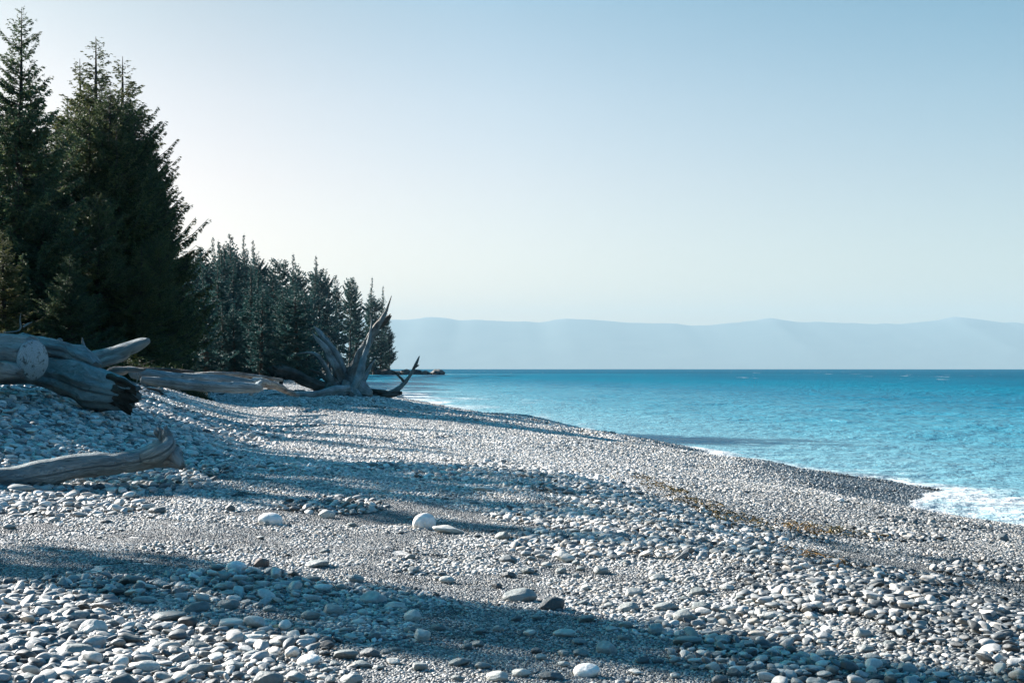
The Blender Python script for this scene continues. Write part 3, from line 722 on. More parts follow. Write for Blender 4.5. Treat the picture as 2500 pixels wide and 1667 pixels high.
# broken log with rotten end
t_ = empty('driftwood_log', tuple(P(200, 985, 22.5))); tag(t_, 'massive broken log sloping down right to a dark ragged rotten end', 'log')
W = Wood().add(*px([(-40, 905, 24.2, 24), (60, 908, 23.8, 28), (107, 912, 23.5, 32), (179, 928, 23, 41), (232, 947, 22.6, 44), (290, 960, 22.2, 38), (316, 966, 22, 29)]), seg=44, n=60, ridge=.22, lump=.14, seed=31, jag1=1.0)
W.build('trunk', M_wood, t_, t_.location)
W = Wood()
rg = random.Random(4)
for k in range(24):
    a = rg.uniform(0, 6.28); q = rg.uniform(.3, 1)
    x, y = 296+8*math.cos(a)*q, 955+34*math.sin(a)*q
    W.add(*px([(x-26, y-8, 22.2, 10), (x, y, 21.95, 9), (x+rg.uniform(8, 34), y+rg.uniform(2, 26), 21.8, rg.uniform(2, 6))]), seg=9, n=9, ridge=.35, lump=.3, seed=40+k, jag1=1.5)
W.build('rotten_end', M_rot, t_, t_.location)
W = Wood().add(*px([(50, 822, 23.7, 14), (107, 843, 23.4, 17), (165, 855, 23.1, 20), (212, 875, 22.85, 21), (240, 894, 22.7, 13)]), seg=30, n=40, ridge=.22, lump=.16, seed=33, jag1=1.3)
W.build('split_slab', M_wood, t_, t_.location)
Wood().add(*px([(40, 860, 24.2, 18), (90, 868, 23.9, 22), (150, 882, 23.5, 24), (210, 898, 23.2, 22), (245, 912, 22.9, 12)]), seg=26, n=36, ridge=.25, lump=.1, seed=36).build('dark_heartwood', M_woodbrown, t_, t_.location)

# leaning fork behind
t_ = empty('driftwood_branch', tuple(P(240, 905, 25.5))); tag(t_, 'blunt pale branch pointing up to the right behind the broken log', 'branch')
W = Wood().add(*px([(190, 905, 25.6, 20), (225, 880, 25.4, 20), (262, 866, 25.2, 17), (310, 852, 25, 16), (345, 838, 24.9, 13), (362, 832, 24.8, 7)]), seg=28, n=40, ridge=.06, lump=.07, seed=51)
W.build('limb', M_wood, t_, t_.location)
W = Wood().add(*px([(235, 892, 25.2, 10), (275, 878, 25, 11), (303, 872, 25, 8), (318, 862, 25, 3)]), seg=18, ridge=.1, seed=52, jag1=.6); W.build('limb', M_woodmix, t_, t_.location)
t_ = empty('driftwood_stub', tuple(P(148, 836, 26))); tag(t_, 'small blue-grey stub poking up behind the long split slab', 'stub')
W = Wood().add(*px([(150, 850, 26, 9), (146, 834, 26, 8), (150, 827, 26, 4)]), seg=12, ridge=.1, seed=53); W.build('wood', M_wood, t_, t_.location)
t_ = empty('driftwood_stub', tuple(P(204, 850, 26))); tag(t_, 'thin pointed grey stub standing behind the broken log', 'stub')
W = Wood().add(*px([(208, 858, 26, 6), (203, 840, 26, 4), (201, 824, 26, 1)]), seg=10, ridge=.1, seed=54); W.build('wood', M_wood, t_, t_.location)
t_ = empty('driftwood_chunk', tuple(P(315, 905, 26.5))); tag(t_, 'small twisted chunk of wood with a sunlit white upper edge', 'driftwood')
W = Wood().add(*px([(262, 915, 26.6, 12), (285, 902, 26.5, 12), (312, 902, 26.4, 10), (338, 903, 26.3, 6), (356, 901, 26.2, 2)]), seg=18, n=26, ridge=.25, lump=.3, seed=55); W.build('wood', M_woodmix, t_, t_.location)

# long logs at mid distance
def simple_log(name, pts_, mat, label, seed, cat='log', group=None, seg=24, **k):
    g = P(pts_[0][0], pts_[0][1], pts_[0][2]); t = empty(name, tuple(g)); tag(t, label, cat, group)
    o = Wood().add(*px(pts_), seg=seg, n=max(24, 8*len(pts_)), seed=seed, **k).build('trunk' if cat == 'log' else 'wood', mat, t, t.location); return t
def on_ground(pts_):
    """(X, Ybottom, rpx) -> (X, Y, d, r)"""
    out = []
    for X, Y, r in pts_:
        g = G(X, Y); out.append((X, Y-r*.86, g[1]+r/F*g[1]*.5, r))
    return out
simple_log('driftwood_log', [(322, 913, 31, 9), (360, 917, 31.5, 15), (440, 924, 32, 15), (540, 930, 33, 13), (612, 936, 33.5, 10)], M_wood, 'long blue-shaded log lying along the beach, upper of the stacked pair', 61, ridge=.16, lump=.08, jag1=.8)
simple_log('driftwood_log', [(345, 926, 30, 8), (420, 936, 30.5, 13), (520, 944, 31.2, 13), (618, 947, 32, 11), (640, 948, 32.2, 5)], M_wood, 'long blue-shaded log, lower of the stacked pair, resting on the pebbles', 62, ridge=.18, lump=.1, jag1=.8)
simple_log('driftwood_log', [(470, 914, 44, 4), (530, 913, 44, 6), (610, 917, 45, 5), (690, 928, 46, 3)], M_woodmix, 'thin sunlit log lying far back behind the stacked pair', 63, ridge=.15, lump=.1)
simple_log('driftwood_log', [(300, 900, 36, 5), (380, 905, 37, 8), (470, 910, 38, 6)], M_woodbrown, 'thin dark log behind the stacked pair near the undergrowth', 64, ridge=.15, lump=.1)
simple_log('driftwood_branch', [(596, 945, 40, 6), (625, 930, 41, 7), (665, 934, 42, 5), (700, 948, 43, 3)], M_wood, 'curved pale branch in the tangle left of the stump', 65, cat='branch', ridge=.15, lump=.2)
simple_log('driftwood_branch', [(640, 940, 44, 7), (672, 944, 45, 7), (700, 955, 46, 6), (728, 966, 47, 4)], M_woodmix, 'straight split branch slanting to the ground left of the stump', 66, cat='branch', ridge=.2, lump=.2)
simple_log('driftwood_branch', [(612, 962, 38, 4), (628, 940, 39, 6), (640, 932, 40, 4), (660, 936, 41, 3)], M_wood, 'short upright pale branch at the left end of the tangle', 67, cat='branch', ridge=.15, lump=.2)
simple_log('driftwood_branch', [(700, 962, 50, 3), (760, 962, 51, 6), (812, 954, 52, 9), (850, 950, 53, 9)], M_wood, 'low pale root running left along the ground from the stump', 68, cat='branch', ridge=.2, lump=.2)
# sticks
simple_log('stick', [(8, 812, 23, 1), (47, 806, 23, 2.2), (49, 780, 23, 1.6), (51, 764, 23, .8)], M_wood, 'thin sunlit stick standing upright on the sawn log', 70, cat='stick', seg=8, ridge=.1)
simple_log('stick', [(57, 798, 23.2, 2.6), (68, 791, 23.2, 2.4), (79, 786, 23.2, 1.0)], M_wood, 'short sunlit twig slanting above the sawn log', 71, cat='stick', seg=8, ridge=.1)
simple_log('stick', [(334, 932, 25, 1), (338, 912, 25, 1.4), (342, 904, 25, .6)], M_wood, 'thin pale stick upright beside the rotten log end', 72, cat='stick', seg=6, ridge=.1)

rd_ = random.Random(31)
for i in range(26):                      # drift sticks left by the last high tide
    X, Y = rd_.uniform(330, 800), rd_.uniform(946, 972); g = G(X, Y); a = rd_.gauss(0, .5); L = rd_.uniform(.35, 1.3); r0 = rd_.uniform(.018, .05)
    ps = [[g[0]+math.cos(a)*L*q, g[1]+math.sin(a)*L*q, float(terrain(g[0]+math.cos(a)*L*q, g[1]+math.sin(a)*L*q))+r0*1.2+rd_.uniform(0, .12)] for q in (-.5, -.15, .2, .5)]
    o = Wood().add(ps, [r0, r0*1.1, r0*.8, r0*.3], seg=9, n=14, ridge=.25, lump=.25, seed=400+i, jag1=1, wob=.8).build('drift_stick', (M_wood, M_woodmix, M_woodbrown)[i % 3], None, g); o.location = tuple(g)
    pl = 'before the stacked long logs' if X < 600 else 'before the tangle left of the stump'
    tag(o, '%s short drift stick on the pebbles %s' % (('pale', 'weathered', 'dark brown')[i % 3], pl), 'stick', '%s drift sticks %s' % (('pale', 'weathered', 'dark brown')[i % 3], pl))

# the great upturned stump
DS = 57.0
t_ = empty('upturned_stump', tuple(P(845, 975, DS))); tag(t_, 'upturned tree stump with tall splayed pointed roots standing against the headland', 'stump')
def part(name, mat, *limbs, seed=0, **k):
    W = Wood()
    for i, lm in enumerate(limbs):
        W.add(*px([(a, b, DS+d, r*(.72 if name == 'root' else .95)) for a, b, d, r in lm]), seed=seed+i*3, n=max(20, 9*len(lm)), **k)
    return W.build(name, mat, t_, t_.location)
part('stump_base', M_woodmix, [(800, 950, -.3, 12), (825, 948, 0, 24), (850, 944, 0, 30), (875, 950, -.2, 24), (905, 962, -.4, 12)], [(740, 966, -1.2, 2), (780, 962, -.8, 6), (820, 955, -.5, 12), (850, 950, -.3, 16)],
     [(850, 945, -.5, 16), (868, 960, -.8, 10), (885, 972, -1.2, 5)], [(850, 940, -.5, 14), (838, 960, -.9, 10), (825, 974, -1.3, 5)], [(815, 940, .2, 14), (800, 955, .4, 9), (788, 968, .6, 4)], seed=101, seg=26, ridge=.25, lump=.25)
part('root', M_woodmix, [(848, 935, 0, 20), (862, 900, 0, 17), (886, 853, -.1, 14), (908, 815, -.2, 12), (926, 788, -.3, 9), (940, 764, -.3, 5.5), (949, 742, -.35, 3.2), (956, 722, -.4, .8)], seed=111, seg=24, ridge=.24, lump=.14)
part('root', M_woodbrown, [(908, 815, .1, 8), (925, 798, .2, 9), (940, 784, .3, 8), (953, 771, .4, 5)], seed=117, seg=16, ridge=.25, lump=.2, jag1=1.2)
part('root', M_wood, [(862, 955, -.7, 12), (876, 915, -.7, 13), (890, 870, -.5, 9), (900, 835, -.4, 7), (905, 806, -.35, 4), (907, 784, -.35, 2), (904, 768, -.35, .6)], seed=121, seg=18, ridge=.25, lump=.14)
part('root', M_wood, [(876, 955, -.2, 11), (893, 920, .3, 8), (904, 895, .5, 5), (915, 878, .7, 2)], seed=127, seg=16, ridge=.2, lump=.2)
part('root', M_wood, [(846, 940, .1, 14), (838, 905, .1, 11), (820, 862, 0, 9.5), (802, 838, 0, 9), (786, 820, 0, 8), (776, 806, 0, 6), (766, 796, -.1, 1)], seed=131, seg=20, ridge=.25, lump=.14)
part('root', M_woodmix, [(836, 940, -.2, 18), (822, 905, -.3, 16), (806, 872, -.3, 13), (790, 846, -.3, 9), (774, 828, -.35, 5), (762, 812, -.4, 1)], seed=137, seg=20, ridge=.28, lump=.16)
part('root', M_woodmix, [(822, 945, -.5, 14), (806, 920, -.6, 10), (792, 890, -.6, 7), (776, 868, -.5, 5.5), (758, 861, -.4, 3.5), (735, 862, -.3, 2), (709, 865, -.2, .6)], seed=141, seg=16, ridge=.2, lump=.14)
part('root', M_woodbrown, [(812, 948, .6, 12), (800, 930, .9, 9), (782, 912, 1.2, 6), (760, 905, 1.5, 4)], seed=147, seg=14, ridge=.3, lump=.3, jag1=1.2)
# dark fallen trunk left of it
t_ = empty('fallen_trunk', tuple(P(740, 950, DS+1))); tag(t_, 'dark brown fallen trunk with a knotted root end leaning down to the stump', 'log')
part('trunk', M_woodbrown, [(672, 908, 1.0, 10), (695, 908, 1.0, 14), (722, 917, 1.0, 14), (750, 932, 1.0, 13), (785, 944, .9, 12), (815, 948, .8, 9)], seed=151, seg=24, ridge=.2, lump=.14)
part('root_ball', M_rot, [(682, 915, 1, 9), (668, 905, 1, 9), (655, 899, 1, 4)], [(680, 905, .9, 7), (664, 894, .8, 3)], [(678, 918, .9, 8), (664, 925, .8, 5), (650, 926, .8, 2)], [(690, 900, 1, 6), (684, 890, 1, 2)], [(688, 920, .7, 7), (684, 938, .5, 6), (672, 948, .4, 4)], seed=157, seg=12, ridge=.35, lump=.35)
# low dark driftwood with the raised crooked limb, by the water
DS2 = 60.0
t_ = empty('driftwood_snag', tuple(P(960, 972, DS+3))); tag(t_, 'dark crooked snag right of the stump, one forked limb raised over the sea', 'driftwood')
part('trunk', M_woodbrown, [(885, 954, 3, 6), (915, 957, 3, 9), (945, 962, 3, 9), (966, 960, 3, 7), (982, 959, 3, 3)], [(905, 968, 2.6, 5), (925, 971, 2.7, 8), (950, 967, 2.8, 6), (974, 962, 2.9, 3)], seed=161, seg=18, ridge=.3, lump=.3)
part('limb', M_woodmix, [(948, 960, 3, 6), (968, 951, 3, 6.5), (985, 938, 3, 5.5), (998, 922, 3, 4), (1009, 903, 3, 3.4), (1017, 886, 3, 3.2), (1024, 869, 3, 1)], [(1012, 898, 3, 2.5), (1019, 893, 3, 2.2), (1023, 891, 3, .8)], seed=167, seg=14, ridge=.2, lump=.2)
part('limb', M_woodbrown, [(989, 934, 3, 4), (980, 924, 3.1, 3), (968, 912, 3.2, 2.2), (957, 905, 3.3, .8)], seed=171, seg=12, ridge=.2, lump=.2)

# dark scrap of wood on the right slope
g = G(2172, 1318); t_ = empty('wood_scrap', tuple(g)); tag(t_, 'small dark brown scrap of wood on the pebbles at the right', 'driftwood')
d = g[1]; Wood().add(*px([(2148, 1306, d, 2), (2162, 1308, d, 5), (2178, 1314, d-.05, 6), (2192, 1318, d-.1, 2)]), seg=14, ridge=.3, lump=.3, seed=181, flat=.6).build('wood', M_rot, t_, t_.location)

# ------------------------------------------------------------------ seaweed
def seaweed(X0, Y0, X1, Y1, n, mat, label, seed, wid=7):
    r = np.random.default_rng(seed); ga = G(X0, Y0); gb = G(X1, Y1)
    W = Wood()
    for k in range(n):
        q = r.random(); bx = ga+(gb-ga)*q; s = .42*wid/7
        bx = bx+np.array([r.normal()*s*.5, r.normal()*s, 0]); L = r.uniform(.05, .22); a = r.random()*6.28 if r.random() < .5 else math.atan2(gb[1]-ga[1], gb[0]-ga[0])+r.normal()*.4
        ps = []
        for j in range(4):
            x, y = bx[0]+math.cos(a)*L*j/3, bx[1]+math.sin(a)*L*j/3; a += r.normal()*.5
            ps.append([x, y, float(terrain(x, y))+.035+.025*r.random()+.03*math.sin(j)])
        rr0 = r.uniform(.004, .011); W.add(ps, [rr0, rr0, rr0*.8, rr0*.3], seg=5, n=7, ridge=.3, lump=.3, seed=k, flat=.5)
    o = W.build('seaweed', mat, None, ga); o.location = tuple(ga)
    tag(o, label, 'seaweed', kind='stuff'); return o
seaweed(1668, 1222, 1790, 1278, 95, M_weed, 'long strand of brown kelp washed up on the slope, the largest', 1, 8)
seaweed(1735, 1262, 1850, 1292, 34, M_weedgreen, 'olive green weed trailing from the lower end of the largest kelp strand', 2, 8)
seaweed(1570, 1172, 1600, 1192, 45, M_weed, 'small yellow-brown kelp tuft highest up the slope', 3, 6)
seaweed(1630, 1198, 1660, 1212, 40, M_weedgreen, 'small green weed tuft just above the long kelp strand', 4, 5)
seaweed(1945, 1290, 1975, 1308, 50, M_weed, 'small orange-brown kelp tuft between the long strand and the wood scrap', 5, 5)
seaweed(2010, 1303, 2080, 1308, 40, M_weedgreen, 'faint yellow-green weed line left of the wood scrap', 6, 5)
seaweed(1880, 1340, 2110, 1400, 34, M_weed, 'sparse dark weed trailing below at the tip of the long shadow', 7, 8)

# ------------------------------------------------------------------ trees
def diamonds(B, D_, L, Wd, r):
    """leaf sprays: base points B, unit directions D_, lengths L, widths Wd"""
    n = len(B); rv = r.normal(size=(n, 3)); sd_ = np.cross(D_, rv); sd_ /= np.linalg.norm(sd_, axis=1)[:, None]+1e-9
    mid = B+D_*(L*.45)[:, None]; tip = B+D_*L[:, None]; sd_ *= (Wd*.5)[:, None]
    V = np.stack([B, mid+sd_, tip, mid-sd_], 1).reshape(-1, 3)
    return V, np.arange(4*n).reshape(n, 4)
def conifer(seed, H, R, base=.06, dens=13, step=.32, nbr=5, wid=.13, tw=1.0, one_sided=0.0, shape_pow=.85, twig_n=3, ragged=.3, hang=.25):
    r = np.random.default_rng(seed); Bs, Ds, Ls = [], [], []
    limbs = Wood(); z = base*H; nl = 0
    gap = r.random(12)
    while z < H*.985:
        t = (z-base*H)/(H*(1-base)); sh = (1-t)**shape_pow*(.62+.38*min(1, t/.14))+.012
        for b in range(max(3, int(nbr*(1 if t < .8 else .8)))):
            az = r.random()*2*np.pi; L = R*sh*(1-ragged+2*ragged*r.random()*(.35+.65*gap[int(t*11.9)]))*(1+one_sided*math.cos(az))
            L = max(L, .12); zz = z+r.normal()*.12
            e0 = -.10+1.0*t**1.6+r.normal()*.08
            n = max(5, int(L*dens)); u = r.random(n)**.62
            ox, oy = math.cos(az), math.sin(az)
            cx = u*L; zc = zz+L*(e0*u-.30*(1-t)*np.sin(math.pi*np.minimum(u*.9, 1))+.16*u**2)
            p = np.stack([ox*cx, oy*cx, zc], -1)
            sgn = np.where(r.random(n) < .5, 1, -1); al = sgn*(.6+.55*r.random(n))*(1-.35*u)
            dx = ox*np.cos(al)-oy*np.sin(al); dy = ox*np.sin(al)+oy*np.cos(al)
            l = tw*(.16+.26*L*(1-u)*.55+.14*r.random(n))*(.45+.55*min(1, sh*2.2)); dz = .12-hang*r.random(n)-.10*(1-t)
            D_ = np.stack([dx, dy, dz], -1); D_ /= np.linalg.norm(D_, axis=1)[:, None]
            Bs.append(p); Ds.append(D_); Ls.append(l)
            for q in range(twig_n):
                f = .2+.75*r.random(n); pb = p+D_*(l*f)[:, None]
                D2 = D_*.75+r.normal(size=(n, 3))*.45; D2[:, 2] -= hang*1.1; D2 /= np.linalg.norm(D2, axis=1)[:, None]
                Bs.append(pb); Ds.append(D2); Ls.append(l*(.45+.3*r.random(n)))
            if L > .8:
                us = np.array([0, .35, .7, 1.0]); pz = zz+L*(e0*us-.30*(1-t)*np.sin(math.pi*us*.9)+.16*us**2)
                limbs.add(np.stack([ox*us*L, oy*us*L, pz], -1), np.array([1, .7, .4, .15])*.014*L+.004, seg=4, n=5, ridge=0, lump=0)
        z += step*(.75+.5*r.random())*(1.25-.6*t)
    B, D_, L = np.concatenate(Bs), np.concatenate(Ds), np.concatenate(Ls)
    V, Fq = diamonds(B, D_, L, wid*(.6+.8*r.random(len(B)))*np.minimum(1, L/.25), r)
    limbs.add([[0, 0, -.6], [.05, 0, H*.3], [0, .06, H*.7], [0, 0, H]], [H*.018, H*.013, H*.006, .012], seg=10, n=18, ridge=.15, lump=.05, seed=seed)
    return V, Fq, limbs
def make_tree(name, gen, leaf, bark=M_bark):
    V, Fq, limbs = gen
    r = empty(name); limbs.build('trunk', bark, r); mesh_np('crown', V, Fq, leaf, smooth=False, parent=r)
    r['_h'] = float(V[:, 2].max()); return r
def copy_thing(root):
    c = root.copy(); C.objects.link(c)
    for ch in list(root.children):
        k = ch.copy(); C.objects.link(k); k.parent = c
    return c
used = set()
def put(proto, loc, h, label, cat, group=None, rz=None, wide=1.0, crown=None, lean=0.0):
    if proto.name in used: o = copy_thing(proto)
    else: used.add(proto.name); o = proto
    s = h/proto['_h']; o.scale = (s*wide, s*wide, s); o.location = loc
    o.rotation_euler = (lean*random.uniform(-1, 1), lean*random.uniform(-1, 1), random.uniform(0, 6.28) if rz is None else rz)
    if 'group' in o: del o['group']
    tag(o, label, cat, group)
    if crown:
        for ch in o.children:
            if ch.name.startswith('crown'):
                ch.data = ch.data if ch.data.users == 1 else ch.data; ch.material_slots[0].link = 'OBJECT'; ch.material_slots[0].material = crown
    return o
pr_near = [make_tree('spruce_tree', conifer(1, 22, 5.6, dens=17, ragged=.5, shape_pow=.85, wid=.10, twig_n=4, nbr=6), M_spruce),
           make_tree('spruce_tree', conifer(2, 22, 7.2, dens=14, ragged=.5, hang=.35, shape_pow=.62, wid=.10, twig_n=4, nbr=6), M_spruce),
           make_tree('spruce_tree', conifer(3, 22, 4.6, dens=18, step=.34, ragged=.5, shape_pow=.85, wid=.10, twig_n=4, nbr=6), M_spruce)]
pr_shade = [make_tree('spruce_tree', conifer(20+i, 15, 2.5+.5*i, dens=12, step=.3, wid=.26, ragged=.3), M_spruce) for i in range(3)]
pr_shade.append(make_tree('spruce_tree', conifer(27, 15, 3.2, dens=12, step=.2, wid=.26, ragged=.35, base=.80, shape_pow=.45), M_spruce))  # unseen tree, crown kept to the top so its shadow stays short
pr_far = [make_tree('spruce_tree', conifer(10+i, 26, 4.2+.8*(i % 3), dens=8.5, step=.55, nbr=6, wid=.30, tw=1.35, ragged=.55, base=(.05, .12, .3, .08, .42)[i], twig_n=2, shape_pow=(1.0, .8, .6, 1.1, .5)[i]), M_hazedspruce) for i in range(5)]
def tree_at(proto, X, Ytop, d, label, group=None, wide=1.0, crown=None, rz=None, lean=0.02, cat='tree'):
    x = (X-HX)/F*d; z0 = float(terrain(x, d)); top = EYE-(Ytop-HY)/F*d
    return put(proto, (x, d, z0), top-z0, label, cat, group, rz, wide, crown, lean)
tree_at(pr_near[0], 38, 12, 59, 'tall dark spruce at the left edge, its tip near the top of the picture', wide=1.0)
tree_at(pr_near[2], 248, 96, 76, 'spruce with the highest tip of the big near clump, middle of its three tops', wide=1.4, crown=M_spruceolive)
tree_at(pr_near[2], 298, 138, 77, 'spruce forming the right of the three tops of the near clump', wide=1.45)
tree_at(pr_near[2], 209, 148, 77, 'slim spruce forming the left of the three tops of the near clump', wide=1.2)
tree_at(pr_near[1], 262, 205, 72, 'broad olive green spruce filling the middle of the near clump', wide=.98, crown=M_spruceolive)
tree_at(pr_near[1], 330, 250, 74, 'wide spruce whose long boughs reach farthest right over the beach', wide=.88, rz=1.0)
tree_at(pr_near[0], 360, 400, 72, 'lower dark spruce under the long right-hand boughs', wide=.9)
tree_at(pr_near[1], 395, 560, 68, 'short spruce at the right foot of the near clump', wide=.8)
tree_at(pr_near[1], 345, 330, 76, 'spruce with upswept boughs stepping down on the right of the near clump', wide=.9, rz=4.0)
tree_at(pr_near[1], 388, 425, 75, 'spruce whose bough tips stand against the sky above the headland wood', wide=.66, rz=2.2)
tree_at(pr_near[2], 158, 235, 79, 'slim dark spruce just left of the three tops of the near clump', wide=1.2)
tree_at(pr_near[0], 215, 260, 71, 'dense spruce under the left of the three tops', wide=1.2, crown=M_spruceolive)
tree_at(pr_near[0], 300, 300, 71, 'dense olive spruce under the right of the three tops', wide=1.25, crown=M_spruceolive)
tree_at(pr_near[0], 150, 300, 70, 'dark spruce in the gap between the left edge tree and the near clump', wide=1.25)
tree_at(pr_near[1], 20, 250, 67, 'broad spruce behind the tall one at the left edge', wide=1.3)
tree_at(pr_near[0], 100, 430, 58, 'broad dark spruce low in front of the left edge trees', wide=1.3)
tree_at(pr_near[1], 240, 470, 61, 'olive spruce low in front of the near clump', wide=1.1, crown=M_spruceolive)
tree_at(pr_near[2], 10, 560, 52, 'small dark spruce lowest at the left edge', wide=1.5)
tree_at(pr_near[2], 340, 600, 61, 'small dark spruce before the foot of the near clump', wide=1.7)
tree_at(pr_near[0], 170, 620, 54, 'small leaning dark spruce above the driftwood logs', wide=1.7)
for k, (X, Y, d) in enumerate([(-60, 80, 70), (90, 330, 86), (180, 350, 88), (300, 380, 90), (370, 480, 90), (-160, 120, 74), (430, 640, 87)]):
    tree_at(pr_near[k % 3], X, Y, d, 'dark spruce standing behind the near clump, mostly hidden', 'spruces behind the near clump', wide=1.0 if X < 360 else .5)
# the wood beyond the left edge, whose shadows stripe the beach
def shade_tree(tipx, tipy, H, k, wide=1.0):
    Lh = H/math.tan(SUN_EL); x = tipx+sdir.x/math.cos(SUN_EL)*Lh; y = tipy+sdir.y/math.cos(SUN_EL)*Lh
    put(pr_shade[k], (x, y, float(terrain(x, y))), H+1.0, 'spruce of the shore wood left of the picture', 'tree', 'spruces of the wood left of the picture', wide=wide)
for a in [(1.0, 8.0, 11, 3, .26), (-.5, 8.7, 12, 3, .26), (-1.8, 9.0, 11, 3, .28), (-3.0, 9.0, 11, 3, .26),
          (2.6, 11.4, 15, 0, .34), (1.6, 13.9, 14, 0, .6), (.4, 16.4, 14, 1, .9), (-1.1, 18.9, 13, 1, .95), (-2.8, 20.8, 13, 2, .6), (-4.2, 18.9, 12, 0, .8), (-5.4, 20.4, 12, 1, .7), (-6.2, 17.5, 12, 1, .8),
          (-6.5, 19.9, 12, 2, .7), (-8.2, 18.0, 12, 0, .8), (-8.4, 26, 12, 1, .9), (-3.8, 25.6, 12, 0, .8), (-3.4, 27.6, 13, 0, .8), (-5.6, 24.0, 13, 0, .6), (-4.6, 33.4, 13, 2, .7), (-6.4, 37, 12, 2, .6), (-10, 38, 12, 1, 1), (-5, 46, 13, 2, .7)]:
    shade_tree(*a)

# headland wood
Xk = [440, 480, 521, 574, 638, 680, 712, 760, 813, 850, 898, 925, 945]
Yk = [600, 585, 579, 574, 590, 625, 622, 627, 665, 690, 682, 700, 770]
Dk = [230, 250, 270, 290, 330, 360, 380, 420, 470, 520, 570, 590, 600]
rf = random.Random(12)
def sec(X): return ('beside the near clump', 'behind the stacked long logs', 'behind the dark fallen trunk', 'behind the upturned stump', 'at the seaward tip')[int(np.searchsorted((540, 640, 740, 870), X))]
far_sil = [(521, 579, 270, 0), (548, 590, 280, 3), (574, 572, 290, 1), (585, 574, 292, 3), (612, 610, 310, 2), (638, 587, 330, 0), (660, 640, 345, 2), (690, 630, 372, 4), (712, 620, 380, 3), (738, 640, 405, 2), (760, 624, 420, 0), (782, 655, 440, 4), (806, 655, 470, 2), (828, 670, 495, 1), (852, 676, 525, 4), (872, 690, 550, 1), (898, 678, 572, 3), (913, 715, 580, 2), (928, 698, 592, 0), (943, 752, 600, 1), (950, 800, 598, 2)]
lab_far = ['slim pointed far spruce on the headland skyline', 'ragged far spruce on the headland skyline', 'open-crowned far spruce on the headland skyline', 'pointed dense far spruce on the headland skyline', 'long-trunked far spruce with a high crown on the headland skyline']
ordn = ['first', 'second', 'third', 'fourth', 'fifth', 'sixth', 'seventh', 'eighth', 'ninth', 'tenth', 'eleventh', 'twelfth', 'thirteenth', 'fourteenth', 'fifteenth', 'sixteenth', 'seventeenth', 'eighteenth', 'nineteenth', 'twentieth', 'last']
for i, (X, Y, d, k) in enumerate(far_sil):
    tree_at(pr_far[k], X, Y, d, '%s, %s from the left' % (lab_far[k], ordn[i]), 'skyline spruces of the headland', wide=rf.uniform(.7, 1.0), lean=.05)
n_ = 0
for i in range(360):
    X = rf.uniform(440, 955); yt = np.interp(X, Xk, Yk); d = np.interp(X, Xk, Dk)*rf.uniform(.88, 1.02)
    q = rf.random(); Yt = yt+18+(860-yt)*q*(.80)
    low = X > 740 and q < .30 and rf.random() < .6
    if low: continue
    k = rf.choice((0, 1, 3))
    x = (X-HX)/F*d
    if shore_x(d)-x < 3: continue
    zt = EYE-(Yt-HY)/F*d; z0 = float(terrain(x, d))
    if zt-z0 < 4: continue
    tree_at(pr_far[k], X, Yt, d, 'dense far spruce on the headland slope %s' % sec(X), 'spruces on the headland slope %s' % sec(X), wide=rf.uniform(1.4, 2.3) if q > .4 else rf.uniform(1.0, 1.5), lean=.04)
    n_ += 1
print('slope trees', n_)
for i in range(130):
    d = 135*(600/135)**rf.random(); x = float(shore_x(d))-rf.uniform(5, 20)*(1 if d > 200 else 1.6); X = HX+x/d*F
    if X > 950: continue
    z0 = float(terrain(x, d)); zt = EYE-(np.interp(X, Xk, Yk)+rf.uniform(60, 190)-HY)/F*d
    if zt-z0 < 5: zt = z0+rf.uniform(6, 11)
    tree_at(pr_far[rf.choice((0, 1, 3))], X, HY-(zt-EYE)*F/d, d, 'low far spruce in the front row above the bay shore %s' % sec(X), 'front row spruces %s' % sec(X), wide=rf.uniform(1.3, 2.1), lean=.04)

# undergrowth shrubs along the edge of the wood
def shrub_gen(seed, leafy=True):
    r = np.random.default_rng(seed); n = 9000 if leafy else 5000
    u = r.normal(size=(n, 3)); u /= np.linalg.norm(u, axis=1)[:, None]; rad = r.random(n)**.35
    lump = 1+.45*fbm(u[:, 0]*1.8+seed, u[:, 1]*1.8, u[:, 2]*1.8, seed, 3)
    B = u*(rad*lump)[:, None]*np.array([1.25, 1.0, .9]); B[:, 2] = np.abs(B[:, 2])
    D_ = u*.5+r.normal(size=(n, 3))*.7; D_ /= np.linalg.norm(D_, axis=1)[:, None]
    V, Fq = diamonds(B, D_, .04+.06*r.random(n), .025+.02*r.random(n), r)
    st = Wood()
    for k in range(9 if leafy else 26):
        a = r.random()*6.28; b = .3+.8*r.random(); h = .7+.35*r.random()
        st.add([[0, 0, -.1], [b*.3*math.cos(a), b*.3*math.sin(a), h*.5], [b*math.cos(a), b*math.sin(a), h]], [.03, .018, .004], seg=5, n=7, ridge=.1, lump=.1, seed=k)
    return V, Fq, st
pr_shrub = []
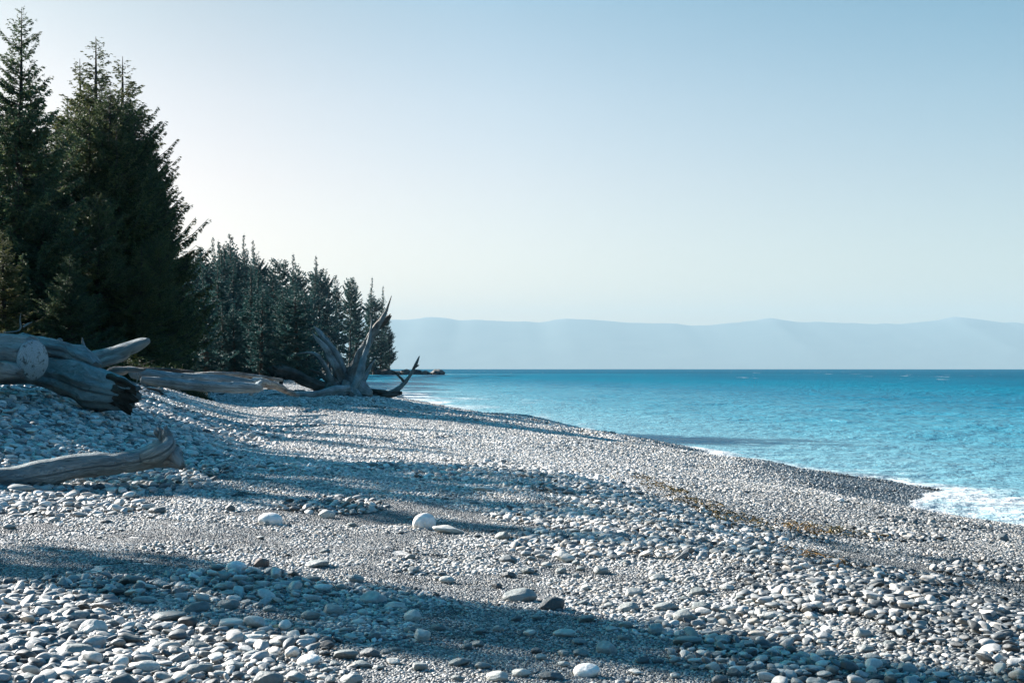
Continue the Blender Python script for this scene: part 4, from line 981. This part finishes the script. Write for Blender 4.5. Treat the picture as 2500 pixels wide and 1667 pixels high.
for i in range(2):
    V, Fq, st = shrub_gen(300+i, i < 2); r = empty('shrub'); st.build('stem', M_greytwig if i == 2 else M_bark, r)
    mesh_np('foliage', V, Fq, M_shrub if i < 2 else M_shrubgrey, smooth=False, parent=r); r['_h'] = 1.0; pr_shrub.append(r)
rs_ = random.Random(9)
for i in range(46):
    X = rs_.uniform(-60, 520); d = rs_.uniform(42, 56); x = (X-HX)/F*d
    h = rs_.uniform(.5, 1.15)*(1.0 if X < 430 else .7); k = rs_.choice((0, 1, 0, 1))
    o = put(pr_shrub[k], (x, d, float(terrain(x, d))-.1), h, ('dark leafy shrub', 'dark leafy shrub', 'dry grey twiggy shrub')[k]+' at the edge of the wood behind the logs', 'shrub', ('dark leafy shrubs', 'dark leafy shrubs', 'dry grey shrubs')[k]+' at the edge of the wood', wide=rs_.uniform(.9, 1.5))

# ------------------------------------------------------------------ reef rocks off the headland
def rock_mat():
    s = NT('dark_rock'); tc = s.n('ShaderNodeTexCoord'); g = s.noise(tc.outputs['Object'], 1.2, 6, .65)
    s.setp(Base_Color=s.ramp(g, [(.3, (.018, .022, .022)), (.7, (.06, .065, .06))]), Roughness=.8); s.bump(g, .8, .3); return s.m
M_rock = rock_mat()
rocks = [(905, 26, 26, 'tall dark reef rock touching the foot of the headland'), (938, 30, 16, 'jagged dark reef rock second from the headland'), (968, 22, 11, 'low dark reef rock in the middle left of the reef'), (995, 22, 12, 'flat-topped dark reef rock at the reef centre'), (1018, 18, 14, 'blocky dark reef rock at the reef centre, behind the raised limb'), (1040, 18, 11, 'flat dark reef rock next to the outermost one'), (1066, 24, 15, 'domed outermost dark reef rock with a long low tail')]
for i, (X, wp, hp, lab) in enumerate(rocks):
    d = 590; V, Fc = stone_shape(4, 700+i, .35); V = V*(1+.25*fbm(V[:, 0]*3, V[:, 1]*3, V[:, 2]*3, 700+i, 3))[:, None]
    V[:, 2] = np.sign(V[:, 2])*np.abs(V[:, 2])**.8
    o = mesh_np('reef_rock', V, Fc, M_rock, smooth=False); o.scale = (wp/F*d*.78, wp/F*d*.9, hp/F*d*.92); o.location = ((X-HX)/F*d, d, 0); o.rotation_euler = (0, 0, i*1.3 if i != 6 else 0); tag(o, lab, 'rock')
